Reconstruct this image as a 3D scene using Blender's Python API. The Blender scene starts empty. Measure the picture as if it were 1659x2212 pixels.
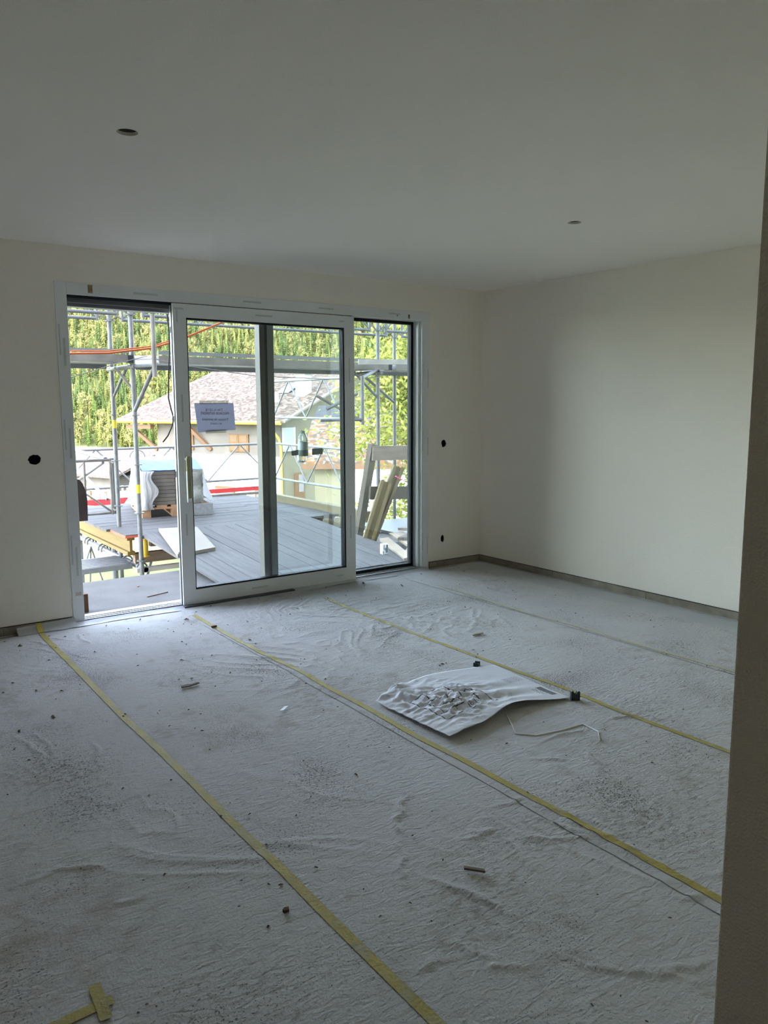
import bpy, bmesh, math, random
import numpy as np
from mathutils import Vector, Matrix, noise

random.seed(7)
sc = bpy.context.scene
COL = sc.collection

# ------------------------------------------------------------------ camera
CAM = Vector((-5.0619, -5.4575, 1.4700))
YAW, PITCH, ROLL = 0.624056, -0.136736, -0.003146
fw = Vector((math.sin(YAW) * math.cos(PITCH), math.cos(YAW) * math.cos(PITCH), math.sin(PITCH)))
rt = Vector((math.cos(YAW), -math.sin(YAW), 0))
up = rt.cross(fw)
r2 = rt * math.cos(ROLL) + up * math.sin(ROLL)
u2 = -rt * math.sin(ROLL) + up * math.cos(ROLL)
cd = bpy.data.cameras.new('camera')
cam = bpy.data.objects.new('camera', cd)
COL.objects.link(cam)
cd.sensor_fit = 'HORIZONTAL'
cd.sensor_width = 36.0
cd.lens = 1683.508 / 1659.0 * 36.0
cd.clip_start, cd.clip_end = 0.05, 3000
m = Matrix.Identity(4)
for i in range(3):
    m[i][0], m[i][1], m[i][2], m[i][3] = r2[i], u2[i], -fw[i], CAM[i]
cam.matrix_world = m
sc.camera = cam

# ------------------------------------------------------------------ sky, sun, exposure
SUN_TO = Vector((-0.60, -0.54, 0.59)).normalized()      # direction towards the sun: behind the house, from the left
world = bpy.data.worlds.new('sky')
sc.world = world
world.use_nodes = True
wn = world.node_tree
wn.nodes.clear()
sky = wn.nodes.new('ShaderNodeTexSky')
sky.sky_type = 'NISHITA'
sky.sun_disc = False
sky.sun_elevation = math.asin(SUN_TO.z)
sky.sun_rotation = math.atan2(SUN_TO.x, SUN_TO.y)
sky.altitude = 1000
sky.air_density = 1.0
sky.dust_density = 1.6
bg = wn.nodes.new('ShaderNodeBackground')
bg.inputs['Strength'].default_value = 1.15
wo = wn.nodes.new('ShaderNodeOutputWorld')
hs = wn.nodes.new('ShaderNodeHueSaturation')      # hazy, paler sky
hs.inputs['Saturation'].default_value = 0.58
wn.links.new(sky.outputs[0], hs.inputs['Color'])
wn.links.new(hs.outputs[0], bg.inputs[0])
wn.links.new(bg.outputs[0], wo.inputs[0])
sl = bpy.data.lights.new('sun', 'SUN')
sl.energy = 1.9
sl.angle = math.radians(0.6)
sl.color = (1.0, 0.91, 0.80)
so = bpy.data.objects.new('sun', sl)
COL.objects.link(so)
so.rotation_euler = SUN_TO.to_track_quat('Z', 'Y').to_euler()
so.location = (-20, -20, 30)

sc.view_settings.view_transform = 'Standard'
sc.view_settings.look = 'None'
sc.view_settings.gamma = 1.0
sc.view_settings.use_curve_mapping = False
sc.view_settings.exposure = 1.88
sc.cycles.use_denoising = True
sc.cycles.max_bounces = 10
sc.cycles.diffuse_bounces = 8
sc.cycles.use_adaptive_sampling = True
sc.cycles.adaptive_threshold = 0.08
sc.cycles.adaptive_min_samples = 16
sc.cycles.transparent_max_bounces = 24
sc.cycles.sample_clamp_indirect = 8.0
sc.cycles.caustics_reflective = False
sc.cycles.caustics_refractive = False

# a portal in the door opening: guides sampling of the sky, gives no light of its own
pl = bpy.data.lights.new('door_portal', 'AREA')
pl.shape = 'RECTANGLE'
pl.size, pl.size_y = 3.0, 2.25
pl.cycles.is_portal = True
po = bpy.data.objects.new('door_portal', pl)
COL.objects.link(po)
po.location = (-2.2, 0.185, 1.1)
po.rotation_euler = (math.radians(-90), 0, 0)

# ------------------------------------------------------------------ materials
MATS = {}


def mat(name, col, rough=0.7, col2=None, scale=8.0, stretch=(1, 1, 1), detail=4.0, lo=0.35, hi=0.65,
        bump=0.0, bump_scale=None, metal=0.0, spec=0.3, rand=0.0, island=False, bump_detail=2.0):
    if name in MATS:
        return MATS[name]
    M = bpy.data.materials.new(name)
    M.use_nodes = True
    nt = M.node_tree
    b = nt.nodes['Principled BSDF']
    b.inputs['Roughness'].default_value = rough
    b.inputs['Metallic'].default_value = metal
    b.inputs['Specular IOR Level'].default_value = spec
    b.inputs['Base Color'].default_value = (*col, 1)
    tc = nt.nodes.new('ShaderNodeTexCoord')
    mp = nt.nodes.new('ShaderNodeMapping')
    mp.inputs['Scale'].default_value = stretch
    nt.links.new(tc.outputs['Object'], mp.inputs['Vector'])
    csock = None
    if col2 is not None:
        n = nt.nodes.new('ShaderNodeTexNoise')
        n.inputs['Scale'].default_value = scale
        n.inputs['Detail'].default_value = detail
        nt.links.new(mp.outputs[0], n.inputs['Vector'])
        r = nt.nodes.new('ShaderNodeValToRGB')
        r.color_ramp.elements[0].position = lo
        r.color_ramp.elements[1].position = hi
        r.color_ramp.elements[0].color = (*col, 1)
        r.color_ramp.elements[1].color = (*col2, 1)
        nt.links.new(n.outputs['Fac'], r.inputs['Fac'])
        csock = r.outputs['Color']
    if rand > 0:
        oi = nt.nodes.new('ShaderNodeObjectInfo') if not island else nt.nodes.new('ShaderNodeNewGeometry')
        mr = nt.nodes.new('ShaderNodeMapRange')
        mr.inputs['To Min'].default_value = 1 - rand
        mr.inputs['To Max'].default_value = 1 + rand
        nt.links.new(oi.outputs['Random' if not island else 'Random Per Island'], mr.inputs['Value'])
        hsv = nt.nodes.new('ShaderNodeHueSaturation')
        nt.links.new(mr.outputs[0], hsv.inputs['Value'])
        if csock is None:
            hsv.inputs['Color'].default_value = (*col, 1)
        else:
            nt.links.new(csock, hsv.inputs['Color'])
        csock = hsv.outputs['Color']
    if csock is not None:
        nt.links.new(csock, b.inputs['Base Color'])
    if bump > 0:
        n2 = nt.nodes.new('ShaderNodeTexNoise')
        n2.inputs['Scale'].default_value = bump_scale or scale * 4
        n2.inputs['Detail'].default_value = bump_detail
        nt.links.new(mp.outputs[0], n2.inputs['Vector'])
        bp = nt.nodes.new('ShaderNodeBump')
        bp.inputs['Strength'].default_value = bump
        bp.inputs['Distance'].default_value = 0.01
        nt.links.new(n2.outputs['Fac'], bp.inputs['Height'])
        nt.links.new(bp.outputs[0], b.inputs['Normal'])
    MATS[name] = M
    return M


def glass_mat(name, tint, refl=1.0, haze=0.0):
    M = bpy.data.materials.new(name)
    M.use_nodes = True
    nt = M.node_tree
    nt.nodes.clear()
    out = nt.nodes.new('ShaderNodeOutputMaterial')
    t = nt.nodes.new('ShaderNodeBsdfTransparent')
    t.inputs[0].default_value = (*tint, 1)
    g = nt.nodes.new('ShaderNodeBsdfGlossy')
    g.inputs['Roughness'].default_value = 0.02
    g.inputs[0].default_value = (refl, refl, refl, 1)
    f = nt.nodes.new('ShaderNodeFresnel')
    f.inputs[0].default_value = 1.45
    mx = nt.nodes.new('ShaderNodeMixShader')
    nt.links.new(f.outputs[0], mx.inputs[0])
    nt.links.new(t.outputs[0], mx.inputs[1])
    nt.links.new(g.outputs[0], mx.inputs[2])
    last = mx.outputs[0]
    if haze > 0:
        d = nt.nodes.new('ShaderNodeBsdfDiffuse')
        d.inputs[0].default_value = (0.8, 0.82, 0.8, 1)
        n = nt.nodes.new('ShaderNodeTexNoise')
        n.inputs['Scale'].default_value = 5.0
        n.inputs['Detail'].default_value = 6
        tc = nt.nodes.new('ShaderNodeTexCoord')
        nt.links.new(tc.outputs['Object'], n.inputs['Vector'])
        mr = nt.nodes.new('ShaderNodeMapRange')
        mr.inputs['From Min'].default_value = 0.45
        mr.inputs['From Max'].default_value = 0.8
        mr.inputs['To Min'].default_value = haze * 0.4
        mr.inputs['To Max'].default_value = haze * 2.2
        nt.links.new(n.outputs['Fac'], mr.inputs['Value'])
        m2 = nt.nodes.new('ShaderNodeMixShader')
        nt.links.new(mr.outputs[0], m2.inputs[0])
        nt.links.new(last, m2.inputs[1])
        nt.links.new(d.outputs[0], m2.inputs[2])
        last = m2.outputs[0]
    nt.links.new(last, out.inputs[0])
    return M


def translucent(name, col, t=0.45):
    M = bpy.data.materials.new(name)
    M.use_nodes = True
    nt = M.node_tree
    b = nt.nodes['Principled BSDF']
    b.inputs['Base Color'].default_value = (*col, 1)
    b.inputs['Roughness'].default_value = 0.45
    b.inputs['Specular IOR Level'].default_value = 0.15
    tr_ = nt.nodes.new('ShaderNodeBsdfTranslucent')
    tr_.inputs[0].default_value = (*col, 1)
    mx = nt.nodes.new('ShaderNodeMixShader')
    mx.inputs[0].default_value = t
    nt.links.new(b.outputs[0], mx.inputs[1])
    nt.links.new(tr_.outputs[0], mx.inputs[2])
    nt.links.new(mx.outputs[0], nt.nodes['Material Output'].inputs[0])
    return M


# ------------------------------------------------------------------ mesh helpers
WL = {}


class MB:
    def __init__(self):
        self.v, self.f = [], []

    def add(self, vs, fs):
        o = len(self.v)
        self.v += [Vector(p) for p in vs]
        self.f += [tuple(i + o for i in q) for q in fs]
        return self

    def box(self, lo, hi):
        x0, y0, z0 = lo
        x1, y1, z1 = hi
        return self.add([(x0, y0, z0), (x1, y0, z0), (x1, y1, z0), (x0, y1, z0),
                         (x0, y0, z1), (x1, y0, z1), (x1, y1, z1), (x0, y1, z1)],
                        [(0, 3, 2, 1), (4, 5, 6, 7), (0, 1, 5, 4), (1, 2, 6, 5), (2, 3, 7, 6), (3, 0, 4, 7)])

    def obox(self, c, a, b, d):
        """oriented box: centre and three half vectors (right-handed)"""
        c, a, b, d = Vector(c), Vector(a), Vector(b), Vector(d)
        vs = [c + sa * a + sb * b + sd * d for sd in (-1, 1) for sa, sb in ((-1, -1), (1, -1), (1, 1), (-1, 1))]
        return self.add(vs, [(0, 3, 2, 1), (4, 5, 6, 7), (0, 1, 5, 4), (1, 2, 6, 5), (2, 3, 7, 6), (3, 0, 4, 7)])

    def beam(self, a, b, w, h, side=None):
        """rectangular bar from a to b; side = direction of its width"""
        a, b = Vector(a), Vector(b)
        ax = (b - a)
        L = ax.length
        ax.normalize()
        s = Vector(side) if side is not None else ax.cross(Vector((0, 0, 1)))
        s = (s - ax * s.dot(ax)).normalized()
        t = ax.cross(s).normalized()
        return self.obox((a + b) / 2, s * w / 2, t * h / 2, s.cross(t).normalized() * L / 2)

    def tube(self, a, b, r, n=10, r2=None, cap=True):
        a, b = Vector(a), Vector(b)
        ax = (b - a).normalized()
        s = ax.orthogonal().normalized()
        t = ax.cross(s)
        r2 = r if r2 is None else r2
        vs = []
        for p, q in ((a, r), (b, r2)):
            vs += [p + (s * math.cos(2 * math.pi * i / n) + t * math.sin(2 * math.pi * i / n)) * q for i in range(n)]
        fs = [(i, (i + 1) % n, n + (i + 1) % n, n + i) for i in range(n)]
        if cap:
            fs += [tuple(reversed(range(n))), tuple(range(n, 2 * n))]
        return self.add(vs, fs)

    def path(self, pts, r, n=6, rs=None):
        pts = [Vector(p) for p in pts]
        vs, fs = [], []
        prev = None
        for i, p in enumerate(pts):
            d = (pts[min(i + 1, len(pts) - 1)] - pts[max(i - 1, 0)]).normalized()
            s = d.orthogonal().normalized() if prev is None else (prev - d * prev.dot(d)).normalized()
            prev = s
            t = d.cross(s)
            q = rs[i] if rs else r
            vs += [p + (s * math.cos(2 * math.pi * k / n) + t * math.sin(2 * math.pi * k / n)) * q for k in range(n)]
        for i in range(len(pts) - 1):
            for k in range(n):
                fs.append((i * n + k, i * n + (k + 1) % n, (i + 1) * n + (k + 1) % n, (i + 1) * n + k))
        fs += [tuple(reversed(range(n))), tuple(range((len(pts) - 1) * n, len(pts) * n))]
        return self.add(vs, fs)

    def lathe(self, c, prof, n=20):
        c = Vector(c)
        vs, fs = [], []
        for r, z in prof:
            vs += [c + Vector((r * math.cos(2 * math.pi * k / n), r * math.sin(2 * math.pi * k / n), z)) for k in range(n)]
        for i in range(len(prof) - 1):
            for k in range(n):
                fs.append((i * n + k, i * n + (k + 1) % n, (i + 1) * n + (k + 1) % n, (i + 1) * n + k))
        return self.add(vs, fs)

    def grid(self, fn, nu, nv):
        """surface fn(u, v), u and v in 0..1"""
        vs = [fn(i / nu, j / nv) for j in range(nv + 1) for i in range(nu + 1)]
        fs = [(j * (nu + 1) + i, j * (nu + 1) + i + 1, (j + 1) * (nu + 1) + i + 1, (j + 1) * (nu + 1) + i)
              for j in range(nv) for i in range(nu)]
        return self.add(vs, fs)

    def extrude(self, pts, d):
        """prism: outline of 3D points pushed along d"""
        pts = [Vector(p) for p in pts]
        d = Vector(d)
        n = len(pts)
        fs = [tuple(reversed(range(n))), tuple(range(n, 2 * n))] + [(i, (i + 1) % n, n + (i + 1) % n, n + i) for i in range(n)]
        return self.add(pts + [p + d for p in pts], fs)

    def build(self, name, material, parent=None, label=None, cat=None, group=None, kind=None, smooth=False,
              bevel=0.0, solid=0.0, sub=0):
        if parent is not None:
            org = WL[parent]
        else:
            xs, ys, zs = [p.x for p in self.v], [p.y for p in self.v], [p.z for p in self.v]
            org = Vector(((min(xs) + max(xs)) / 2, (min(ys) + max(ys)) / 2, min(zs)))
        me = bpy.data.meshes.new(name)
        me.from_pydata([tuple(p - org) for p in self.v], [], self.f)
        me.validate()
        if material is not None:
            me.materials.append(material)
        if smooth:
            me.polygons.foreach_set('use_smooth', [True] * len(me.polygons))
        o = bpy.data.objects.new(name, me)
        COL.objects.link(o)
        WL[o] = org
        if parent is not None:
            o.parent = parent
        else:
            o.location = org
        if bevel > 0:
            b = o.modifiers.new('bevel', 'BEVEL')
            b.width = bevel
            b.segments = 2
            b.limit_method = 'ANGLE'
        if solid > 0:
            s = o.modifiers.new('solid', 'SOLIDIFY')
            s.thickness = solid
            s.offset = 0
        if sub > 0:
            s = o.modifiers.new('sub', 'SUBSURF')
            s.levels = s.render_levels = sub
        tag(o, label, cat, group, kind)
        return o


def tag(o, label=None, cat=None, group=None, kind=None):
    for k, v in (('label', label), ('category', cat), ('group', group), ('kind', kind)):
        if v:
            o[k] = v
    return o


def thing(name, label, cat, loc, group=None, kind=None):
    o = bpy.data.objects.new(name, None)
    o.empty_display_size = 0.1
    COL.objects.link(o)
    o.location = loc
    WL[o] = Vector(loc)
    return tag(o, label, cat, group, kind)


def box(lo, hi):
    return MB().box(lo, hi)


def filled(outer, holes, to3):
    """flat face with holes from 2D outlines; to3 turns (a, b) into a 3D point"""
    bm = bmesh.new()
    edges = []
    for loop in [outer] + holes:
        vs = [bm.verts.new(to3(*q)) for q in loop]
        for i in range(len(vs)):
            edges.append(bm.edges.new((vs[i], vs[(i + 1) % len(vs)])))
    bmesh.ops.triangle_fill(bm, use_beauty=True, use_dissolve=False, edges=edges)
    bm.verts.ensure_lookup_table()
    mb = MB()
    bm.verts.index_update()
    mb.add([v.co.copy() for v in bm.verts], [tuple(v.index for v in f.verts) for f in bm.faces])
    bm.free()
    return mb


def ring_wall(mb, loop, d, to3, floor=True):
    """walls of a recess: outline pushed along d, closed at the bottom"""
    n = len(loop)
    a = [Vector(to3(*q)) for q in loop]
    b = [p + Vector(d) for p in a]
    mb.add(a + b, [(i, (i + 1) % n, n + (i + 1) % n, n + i) for i in range(n)] + ([tuple(range(n, 2 * n))] if floor else []))


# ------------------------------------------------------------------ palette
def wall_material(name, col, grain=0.25):
    return mat(name, col, 0.92, bump=grain, bump_scale=200, bump_detail=0.0, spec=0.0)


PLASTER = wall_material('wall_plaster', (0.90, 0.848, 0.76))
CEIL = wall_material('ceiling_paint', (0.925, 0.882, 0.815), 0.12)
PILLAR = wall_material('shade_toned_plaster', (0.62, 0.56, 0.46), 0.35)  # backlit face: its shade is put into a darker brown than the room plaster
DARKHOLE = mat('dark_hole', (0.012, 0.012, 0.013), 0.9, spec=0.05)
WHITE_PVC = mat('white_window_profile', (0.80, 0.82, 0.82), 0.42, (0.74, 0.76, 0.76), scale=3, spec=0.4)
ALU = mat('anodised_aluminium', (0.50, 0.51, 0.52), 0.38, (0.42, 0.43, 0.44), scale=6, metal=0.6)
ALU_DARK = mat('grey_aluminium', (0.20, 0.205, 0.21), 0.5, metal=0.3)
ALU_GREEN = mat('greenish_grey_profile', (0.30, 0.335, 0.33), 0.45)
BLACK = mat('black_rubber', (0.012, 0.013, 0.016), 0.6, spec=0.25)
GLASS = glass_mat('window_glass', (0.96, 0.98, 0.975), haze=0.016)
GLASS2 = glass_mat('fixed_window_glass', (0.93, 0.97, 0.955), haze=0.010)
TAPE_RES = mat('tape_residue', (0.55, 0.58, 0.565), 0.6)
TILE = mat('beige_stone_tile', (0.30, 0.265, 0.205), 0.55, (0.21, 0.18, 0.135), scale=9, detail=6, rand=0.06)
JOINT = mat('dark_joint', (0.03, 0.03, 0.03), 0.9)
STEEL = mat('galvanised_steel', (0.118, 0.121, 0.124), 0.5, (0.086, 0.090, 0.093), scale=14, metal=0.35, bump=0.1, bump_scale=60)
STEEL_D = mat('weathered_steel', (0.160, 0.148, 0.132), 0.7, (0.096, 0.088, 0.080), scale=5, detail=6, metal=0.2)
STEEL_L = mat('pale_aluminium', (0.139, 0.142, 0.146), 0.5, (0.118, 0.121, 0.123), scale=9, metal=0.3)
WOOD_GX = mat('weathered_board_x', (0.079, 0.074, 0.070), 0.85, (0.055, 0.052, 0.049), scale=3, stretch=(0.6, 9, 9), detail=6, bump=0.25, bump_scale=12, rand=0.10)
WOOD_GY = mat('weathered_board_y', (0.092, 0.086, 0.083), 0.85, (0.064, 0.060, 0.056), scale=3, stretch=(9, 0.6, 9), detail=6, bump=0.25, bump_scale=12, rand=0.09)
WOOD_Y = mat('yellow_formwork_timber', (0.124, 0.080, 0.016), 0.6, (0.101, 0.062, 0.012), scale=4, stretch=(8, 0.8, 8), detail=5)
WOOD_YP = mat('pale_yellow_timber', (0.135, 0.107, 0.052), 0.7, (0.107, 0.084, 0.039), scale=4, stretch=(8, 0.8, 8), detail=5)
WOOD_B = mat('brown_timber', (0.17, 0.12, 0.085), 0.8, (0.11, 0.075, 0.05), scale=5, stretch=(1, 6, 6), detail=5)
WOOD_OLD = mat('old_grey_timber', (0.121, 0.105, 0.086), 0.85, (0.081, 0.068, 0.055), scale=5, stretch=(4, 4, 1), detail=6, bump=0.2)
WOOD_OL = mat('olive_weathered_timber', (0.144, 0.124, 0.077), 0.8, (0.098, 0.081, 0.046), scale=6, stretch=(2, 2, 2), detail=6, bump=0.2)
WOOD_P = mat('pale_fresh_timber', (0.277, 0.231, 0.173), 0.8, (0.231, 0.184, 0.134), scale=5, detail=5)
WOOD_PAL = mat('pallet_timber', (0.252, 0.147, 0.084), 0.8, (0.175, 0.101, 0.056), scale=6, detail=5)
CONC = mat('concrete', (0.093, 0.087, 0.081), 0.9, (0.075, 0.069, 0.062), scale=3.5, detail=8, bump=0.3, bump_scale=60)
PAPER = mat('white_paper', (0.75, 0.76, 0.80), 0.8)
RED = mat('red_paint', (0.434, 0.021, 0.025), 0.45)
YEL = mat('yellow_paint', (0.302, 0.197, 0.013), 0.5)
ORANGE = mat('orange_cable', (0.302, 0.063, 0.008), 0.5)
PLAIN_W = mat('white_print', (0.80, 0.81, 0.82), 0.6)

FZ = -0.018          # level of the covered floor
H = 2.5

# ------------------------------------------------------------------ room shell
def ragged(cx, cz, rx, rz, seed, n=18, amp=0.10):
    rnd = random.Random(seed)
    return [(cx + rx * (1 + rnd.uniform(-amp, amp)) * math.cos(2 * math.pi * i / n),
             cz + rz * (1 + rnd.uniform(-amp, amp)) * math.sin(2 * math.pi * i / n)) for i in range(n)]


WT = 0.42
holes = [ragged(-3.939, 1.122, 0.040, 0.034, 1), ragged(-0.457, 1.119, 0.030, 0.036, 2), ragged(-0.465, 0.242, 0.022, 0.034, 3)]
door_hole = [(-3.75, -0.05), (-0.645, -0.05), (-0.645, 2.265), (-3.75, 2.265)]
front = lambda a, b: (a, 0.0, b)
wb = filled([(-6.5, -0.3), (0.15, -0.3), (0.15, 2.62), (-6.5, 2.62)], [door_hole] + holes, front)
for hl in holes:
    ring_wall(wb, hl, (0, 0.012, 0), front, floor=False)
WI = 0.178          # masonry depth at the door frame; the outer insulation steps back from it
ring_wall(wb, door_hole, (0, WI, 0), front, floor=False)
back = filled([(-6.5, -0.3), (0.15, -0.3), (0.15, 2.62), (-6.5, 2.62)], [door_hole], lambda a, b: (a, WI, b))
wb.add(back.v, back.f)
ring_wall(wb, [(-6.5, -0.3), (0.15, -0.3), (0.15, 2.62), (-6.5, 2.62)], (0, WI, 0), front, floor=False)
wall_back = wb.build('wall_back', PLASTER, kind='structure', label='white plastered wall around the sliding door')
for k, (cx, cz) in enumerate(((-3.939, 1.122), (-0.457, 1.119), (-0.465, 0.242))):
    c = MB()
    c.tube((cx, 0.011, cz), (cx, 0.07, cz), 0.046, 20, cap=False)
    c.tube((cx, 0.069, cz), (cx, 0.071, cz), 0.046, 20)
    b = c.build('junction_box', DARKHOLE, wall_back)
    w = MB().path([(cx - 0.012, 0.068, cz - 0.02), (cx - 0.004, 0.03, cz - 0.006), (cx + 0.012, 0.035, cz + 0.012), (cx + 0.02, 0.066, cz + 0.02)], 0.0025, 5)
    w.build('wire_loop', mat('wire_grey', (0.05, 0.05, 0.055), 0.6), b)

box((0.0, -4.9, -0.3), (0.25, 0.25, 2.62)).build('wall_right', PLASTER, kind='structure', label='bare plastered wall on the right')
box((-6.6, -8.2, -0.3), (-5.8, 0.2, 2.62)).build('wall_left', PLASTER, kind='structure')
box((-6.5, -8.4, -0.3), (-3.0, -6.6, 2.62)).build('wall_rear', PLASTER, kind='structure')
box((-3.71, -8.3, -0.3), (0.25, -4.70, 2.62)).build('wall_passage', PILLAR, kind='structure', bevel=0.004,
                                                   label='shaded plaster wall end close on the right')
# ceiling with two lamp cut-outs
circ = lambda cx, cy, r, n=28: [(cx + r * math.cos(2 * math.pi * i / n), cy + r * math.sin(2 * math.pi * i / n)) for i in range(n)]
cuts = [(-4.019, -2.345), (-1.456, -2.326)]
ch = [circ(x, y, 0.040) for x, y in cuts]
low = lambda a, b: (a, b, H)
cb = filled([(-6.5, -8.3), (0.2, -8.3), (0.2, 0.15), (-6.5, 0.15)], ch, low)
for c in ch:
    ring_wall(cb, c, (0, 0, 0.0125), low, floor=False)
ceiling = cb.build('ceiling', CEIL, kind='structure', label='white painted ceiling with two lamp cut-outs')
box((-6.6, -8.4, 2.62), (0.25, WT, 2.9)).build('ceiling_slab', CONC, ceiling)
for x, y in cuts:
    c = MB()
    c.tube((x, y, H + 0.012), (x, y, H + 0.10), 0.043, 24, cap=False)
    c.tube((x, y, H + 0.099), (x, y, H + 0.101), 0.043, 24)
    c.build('lamp_cutout', mat('grey_card', (0.16, 0.15, 0.14), 0.9), ceiling)
box((-6.5, -8.3, -0.3), (0.2, 0.0, FZ - 0.012)).build('floor', mat('screed', (0.33, 0.33, 0.33), 0.9, (0.28, 0.28, 0.28)), kind='structure')

# upper floors and flanks of our own house (they throw the shade over the deck)
HOUSE = mat('house_render', (0.620, 0.600, 0.560), 0.9, (0.560, 0.540, 0.500), scale=2, spec=0.1)
hb = MB()
hb.box((-7.6, -9.0, 2.62), (7.0, WT, 7.9))
hb.box((0.25, -9.0, -5.5), (7.0, WT, 2.63))
hb.box((-7.6, -9.0, -5.5), (-6.6, WT, 2.63))
hb.box((-6.7, -9.0, -5.5), (0.3, WT - 0.02, -0.3))
hb.box((-6.7, 0.18, -0.31), (-3.80, WT - 0.01, 2.63))
hb.box((-0.10, 0.18, -0.31), (0.3, WT - 0.01, 2.63))
hb.box((-3.82, 0.18, 2.30), (-0.08, WT - 0.01, 2.63))
hb.build('wall_outside', HOUSE, kind='structure', label='outer walls of the house around the room')

# skirting tiles
def skirting(name, segs):
    g = thing(name, None, None, (segs[0][0][0], segs[0][0][1], FZ), kind='structure')
    for a, b in segs:
        a, b = Vector(a), Vector(b)
        d = (b - a).normalized()
        nrm = Vector((0, -1, 0)) if abs(d.x) > 0.5 else Vector((-1, 0, 0))
        mb = MB().obox((a + b) / 2 + nrm * 0.005 + Vector((0, 0, 0.027)), d * ((b - a).length / 2 - 0.0012), nrm * 0.005, Vector((0, 0, 0.027)) * (1 if d.cross(nrm).z > 0 else -1))
        mb.build('skirting_tile', TILE, g, bevel=0.0012)
    a, b = Vector(segs[0][0]), Vector(segs[-1][1])
    d = (b - a).normalized()
    nrm = Vector((0, -1, 0)) if abs(d.x) > 0.5 else Vector((-1, 0, 0))
    mb = MB()
    mb.beam(a + Vector((0, 0, 0.0565)) + nrm * 0.002, b + Vector((0, 0, 0.0565)) + nrm * 0.002, 0.005, 0.004, nrm)
    mb.build('joint_strip', JOINT, g)
    return g


skirting('baseboard_right', [((0, y0, FZ), (0, y1, FZ)) for y0, y1 in ((-0.011, -0.936), (-0.936, -1.886), (-1.886, -2.836), (-2.836, -3.786), (-3.786, -4.69))])
skirting('baseboard_back', [((-0.63, 0, FZ), (-0.535, 0, FZ)), ((-0.535, 0, FZ), (-0.002, 0, FZ))])
skirting('baseboard_left', [((-5.79, 0, FZ), (-5.35, 0, FZ)), ((-5.35, 0, FZ), (-4.20, 0, FZ)), ((-4.20, 0, FZ), (-3.765, 0, FZ))])

# ------------------------------------------------------------------ floor fleece
folds = [[(-3.965, -0.226), (-3.896, -0.327)], [(-3.809, -0.213), (-3.791, -0.525)], [(-4.082, -0.226), (-3.993, -0.447)], [(-4.095, -0.418), (-4.009, -0.593)], [(-3.289, -3.163), (-3.407, -3.268), (-3.526, -3.381), (-3.579, -3.487)], [(-3.636, -3.625), (-3.591, -3.733), (-3.538, -3.885), (-3.524, -3.987)], [(-3.61, -3.675), (-3.556, -3.802), (-3.519, -3.925)], [(-3.393, -3.559), (-3.341, -3.597), (-3.28, -3.579), (-3.21, -3.611)], [(-3.136, -3.487), (-2.993, -3.502)], [(-2.745, -3.275), (-2.602, -3.391)], [(-3.76, -4.066), (-3.639, -4.134)], [(-3.544, -4.13), (-3.521, -4.224), (-3.452, -4.306), (-3.351, -4.39), (-3.325, -4.479)], [(-3.445, -4.3), (-3.309, -4.389), (-3.206, -4.42)], [(-3.077, -4.198), (-2.966, -4.259)], [(-3.218, -3.686), (-2.981, -3.852)], [(-2.972, -3.565), (-2.986, -3.775), (-2.967, -3.88)], [(-2.493, -3.349), (-2.545, -3.526)], [(-3.533, -3.413), (-3.637, -3.577), (-3.716, -3.657)], [(-4.459, -1.733), (-4.412, -1.974), (-4.4, -2.171)], [(-4.38, -1.728), (-4.347, -2.104)], [(-4.183, -1.996), (-4.229, -2.296)], [(-4.355, -2.49), (-4.336, -2.548)], [(-4.46, -3.241), (-4.347, -3.24)], [(-4.728, -2.963), (-4.548, -2.945), (-4.407, -3.017)], [(-3.767, -3.921), (-3.675, -4.101)], [(-3.918, -3.968), (-3.752, -4.001)], [(-2.179, -3.208), (-1.926, -3.255)], [(-2.612, -3.175), (-2.295, -3.222)]]
FS = []
for fl in folds:
    n_ = len(fl) - 1
    for k in range(n_):
        a, b = fl[k], fl[k + 1]
        for q in range(6):                     # short pieces so that a fold swells and dies away
            t0, t1 = q / 6, (q + 1) / 6
            wob = lambda t: 0.010 * math.sin(9 * (k + t) + 5 * a[0])
            FS.append((a[0] + (b[0] - a[0]) * t0 + wob(t0), a[1] + (b[1] - a[1]) * t0 + wob(t0 + .4), a[0] + (b[0] - a[0]) * t1 + wob(t1), a[1] + (b[1] - a[1]) * t1 + wob(t1 + .4), (k + (t0 + t1) / 2) / n_))
FT = np.array([f[4] for f in FS])
FS = np.array([f[:4] for f in FS])
rnd = random.Random(3)
FH = np.array([rnd.uniform(0.0045, 0.0085) for fl in folds for _ in range(len(fl) * 6 - 6)]) * np.sin(np.pi * FT) ** 0.8


def value_noise(x, y, seed):
    rs = np.random.RandomState(seed)
    tab = rs.rand(256, 256)
    xi, yi = np.floor(x).astype(int), np.floor(y).astype(int)
    fx, fy = x - xi, y - yi
    fx, fy = fx * fx * (3 - 2 * fx), fy * fy * (3 - 2 * fy)
    g = lambda i, j: tab[i % 256, j % 256]
    return ((g(xi, yi) * (1 - fx) + g(xi + 1, yi) * fx) * (1 - fy) + (g(xi, yi + 1) * (1 - fx) + g(xi + 1, yi + 1) * fx) * fy) * 2 - 1


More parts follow.
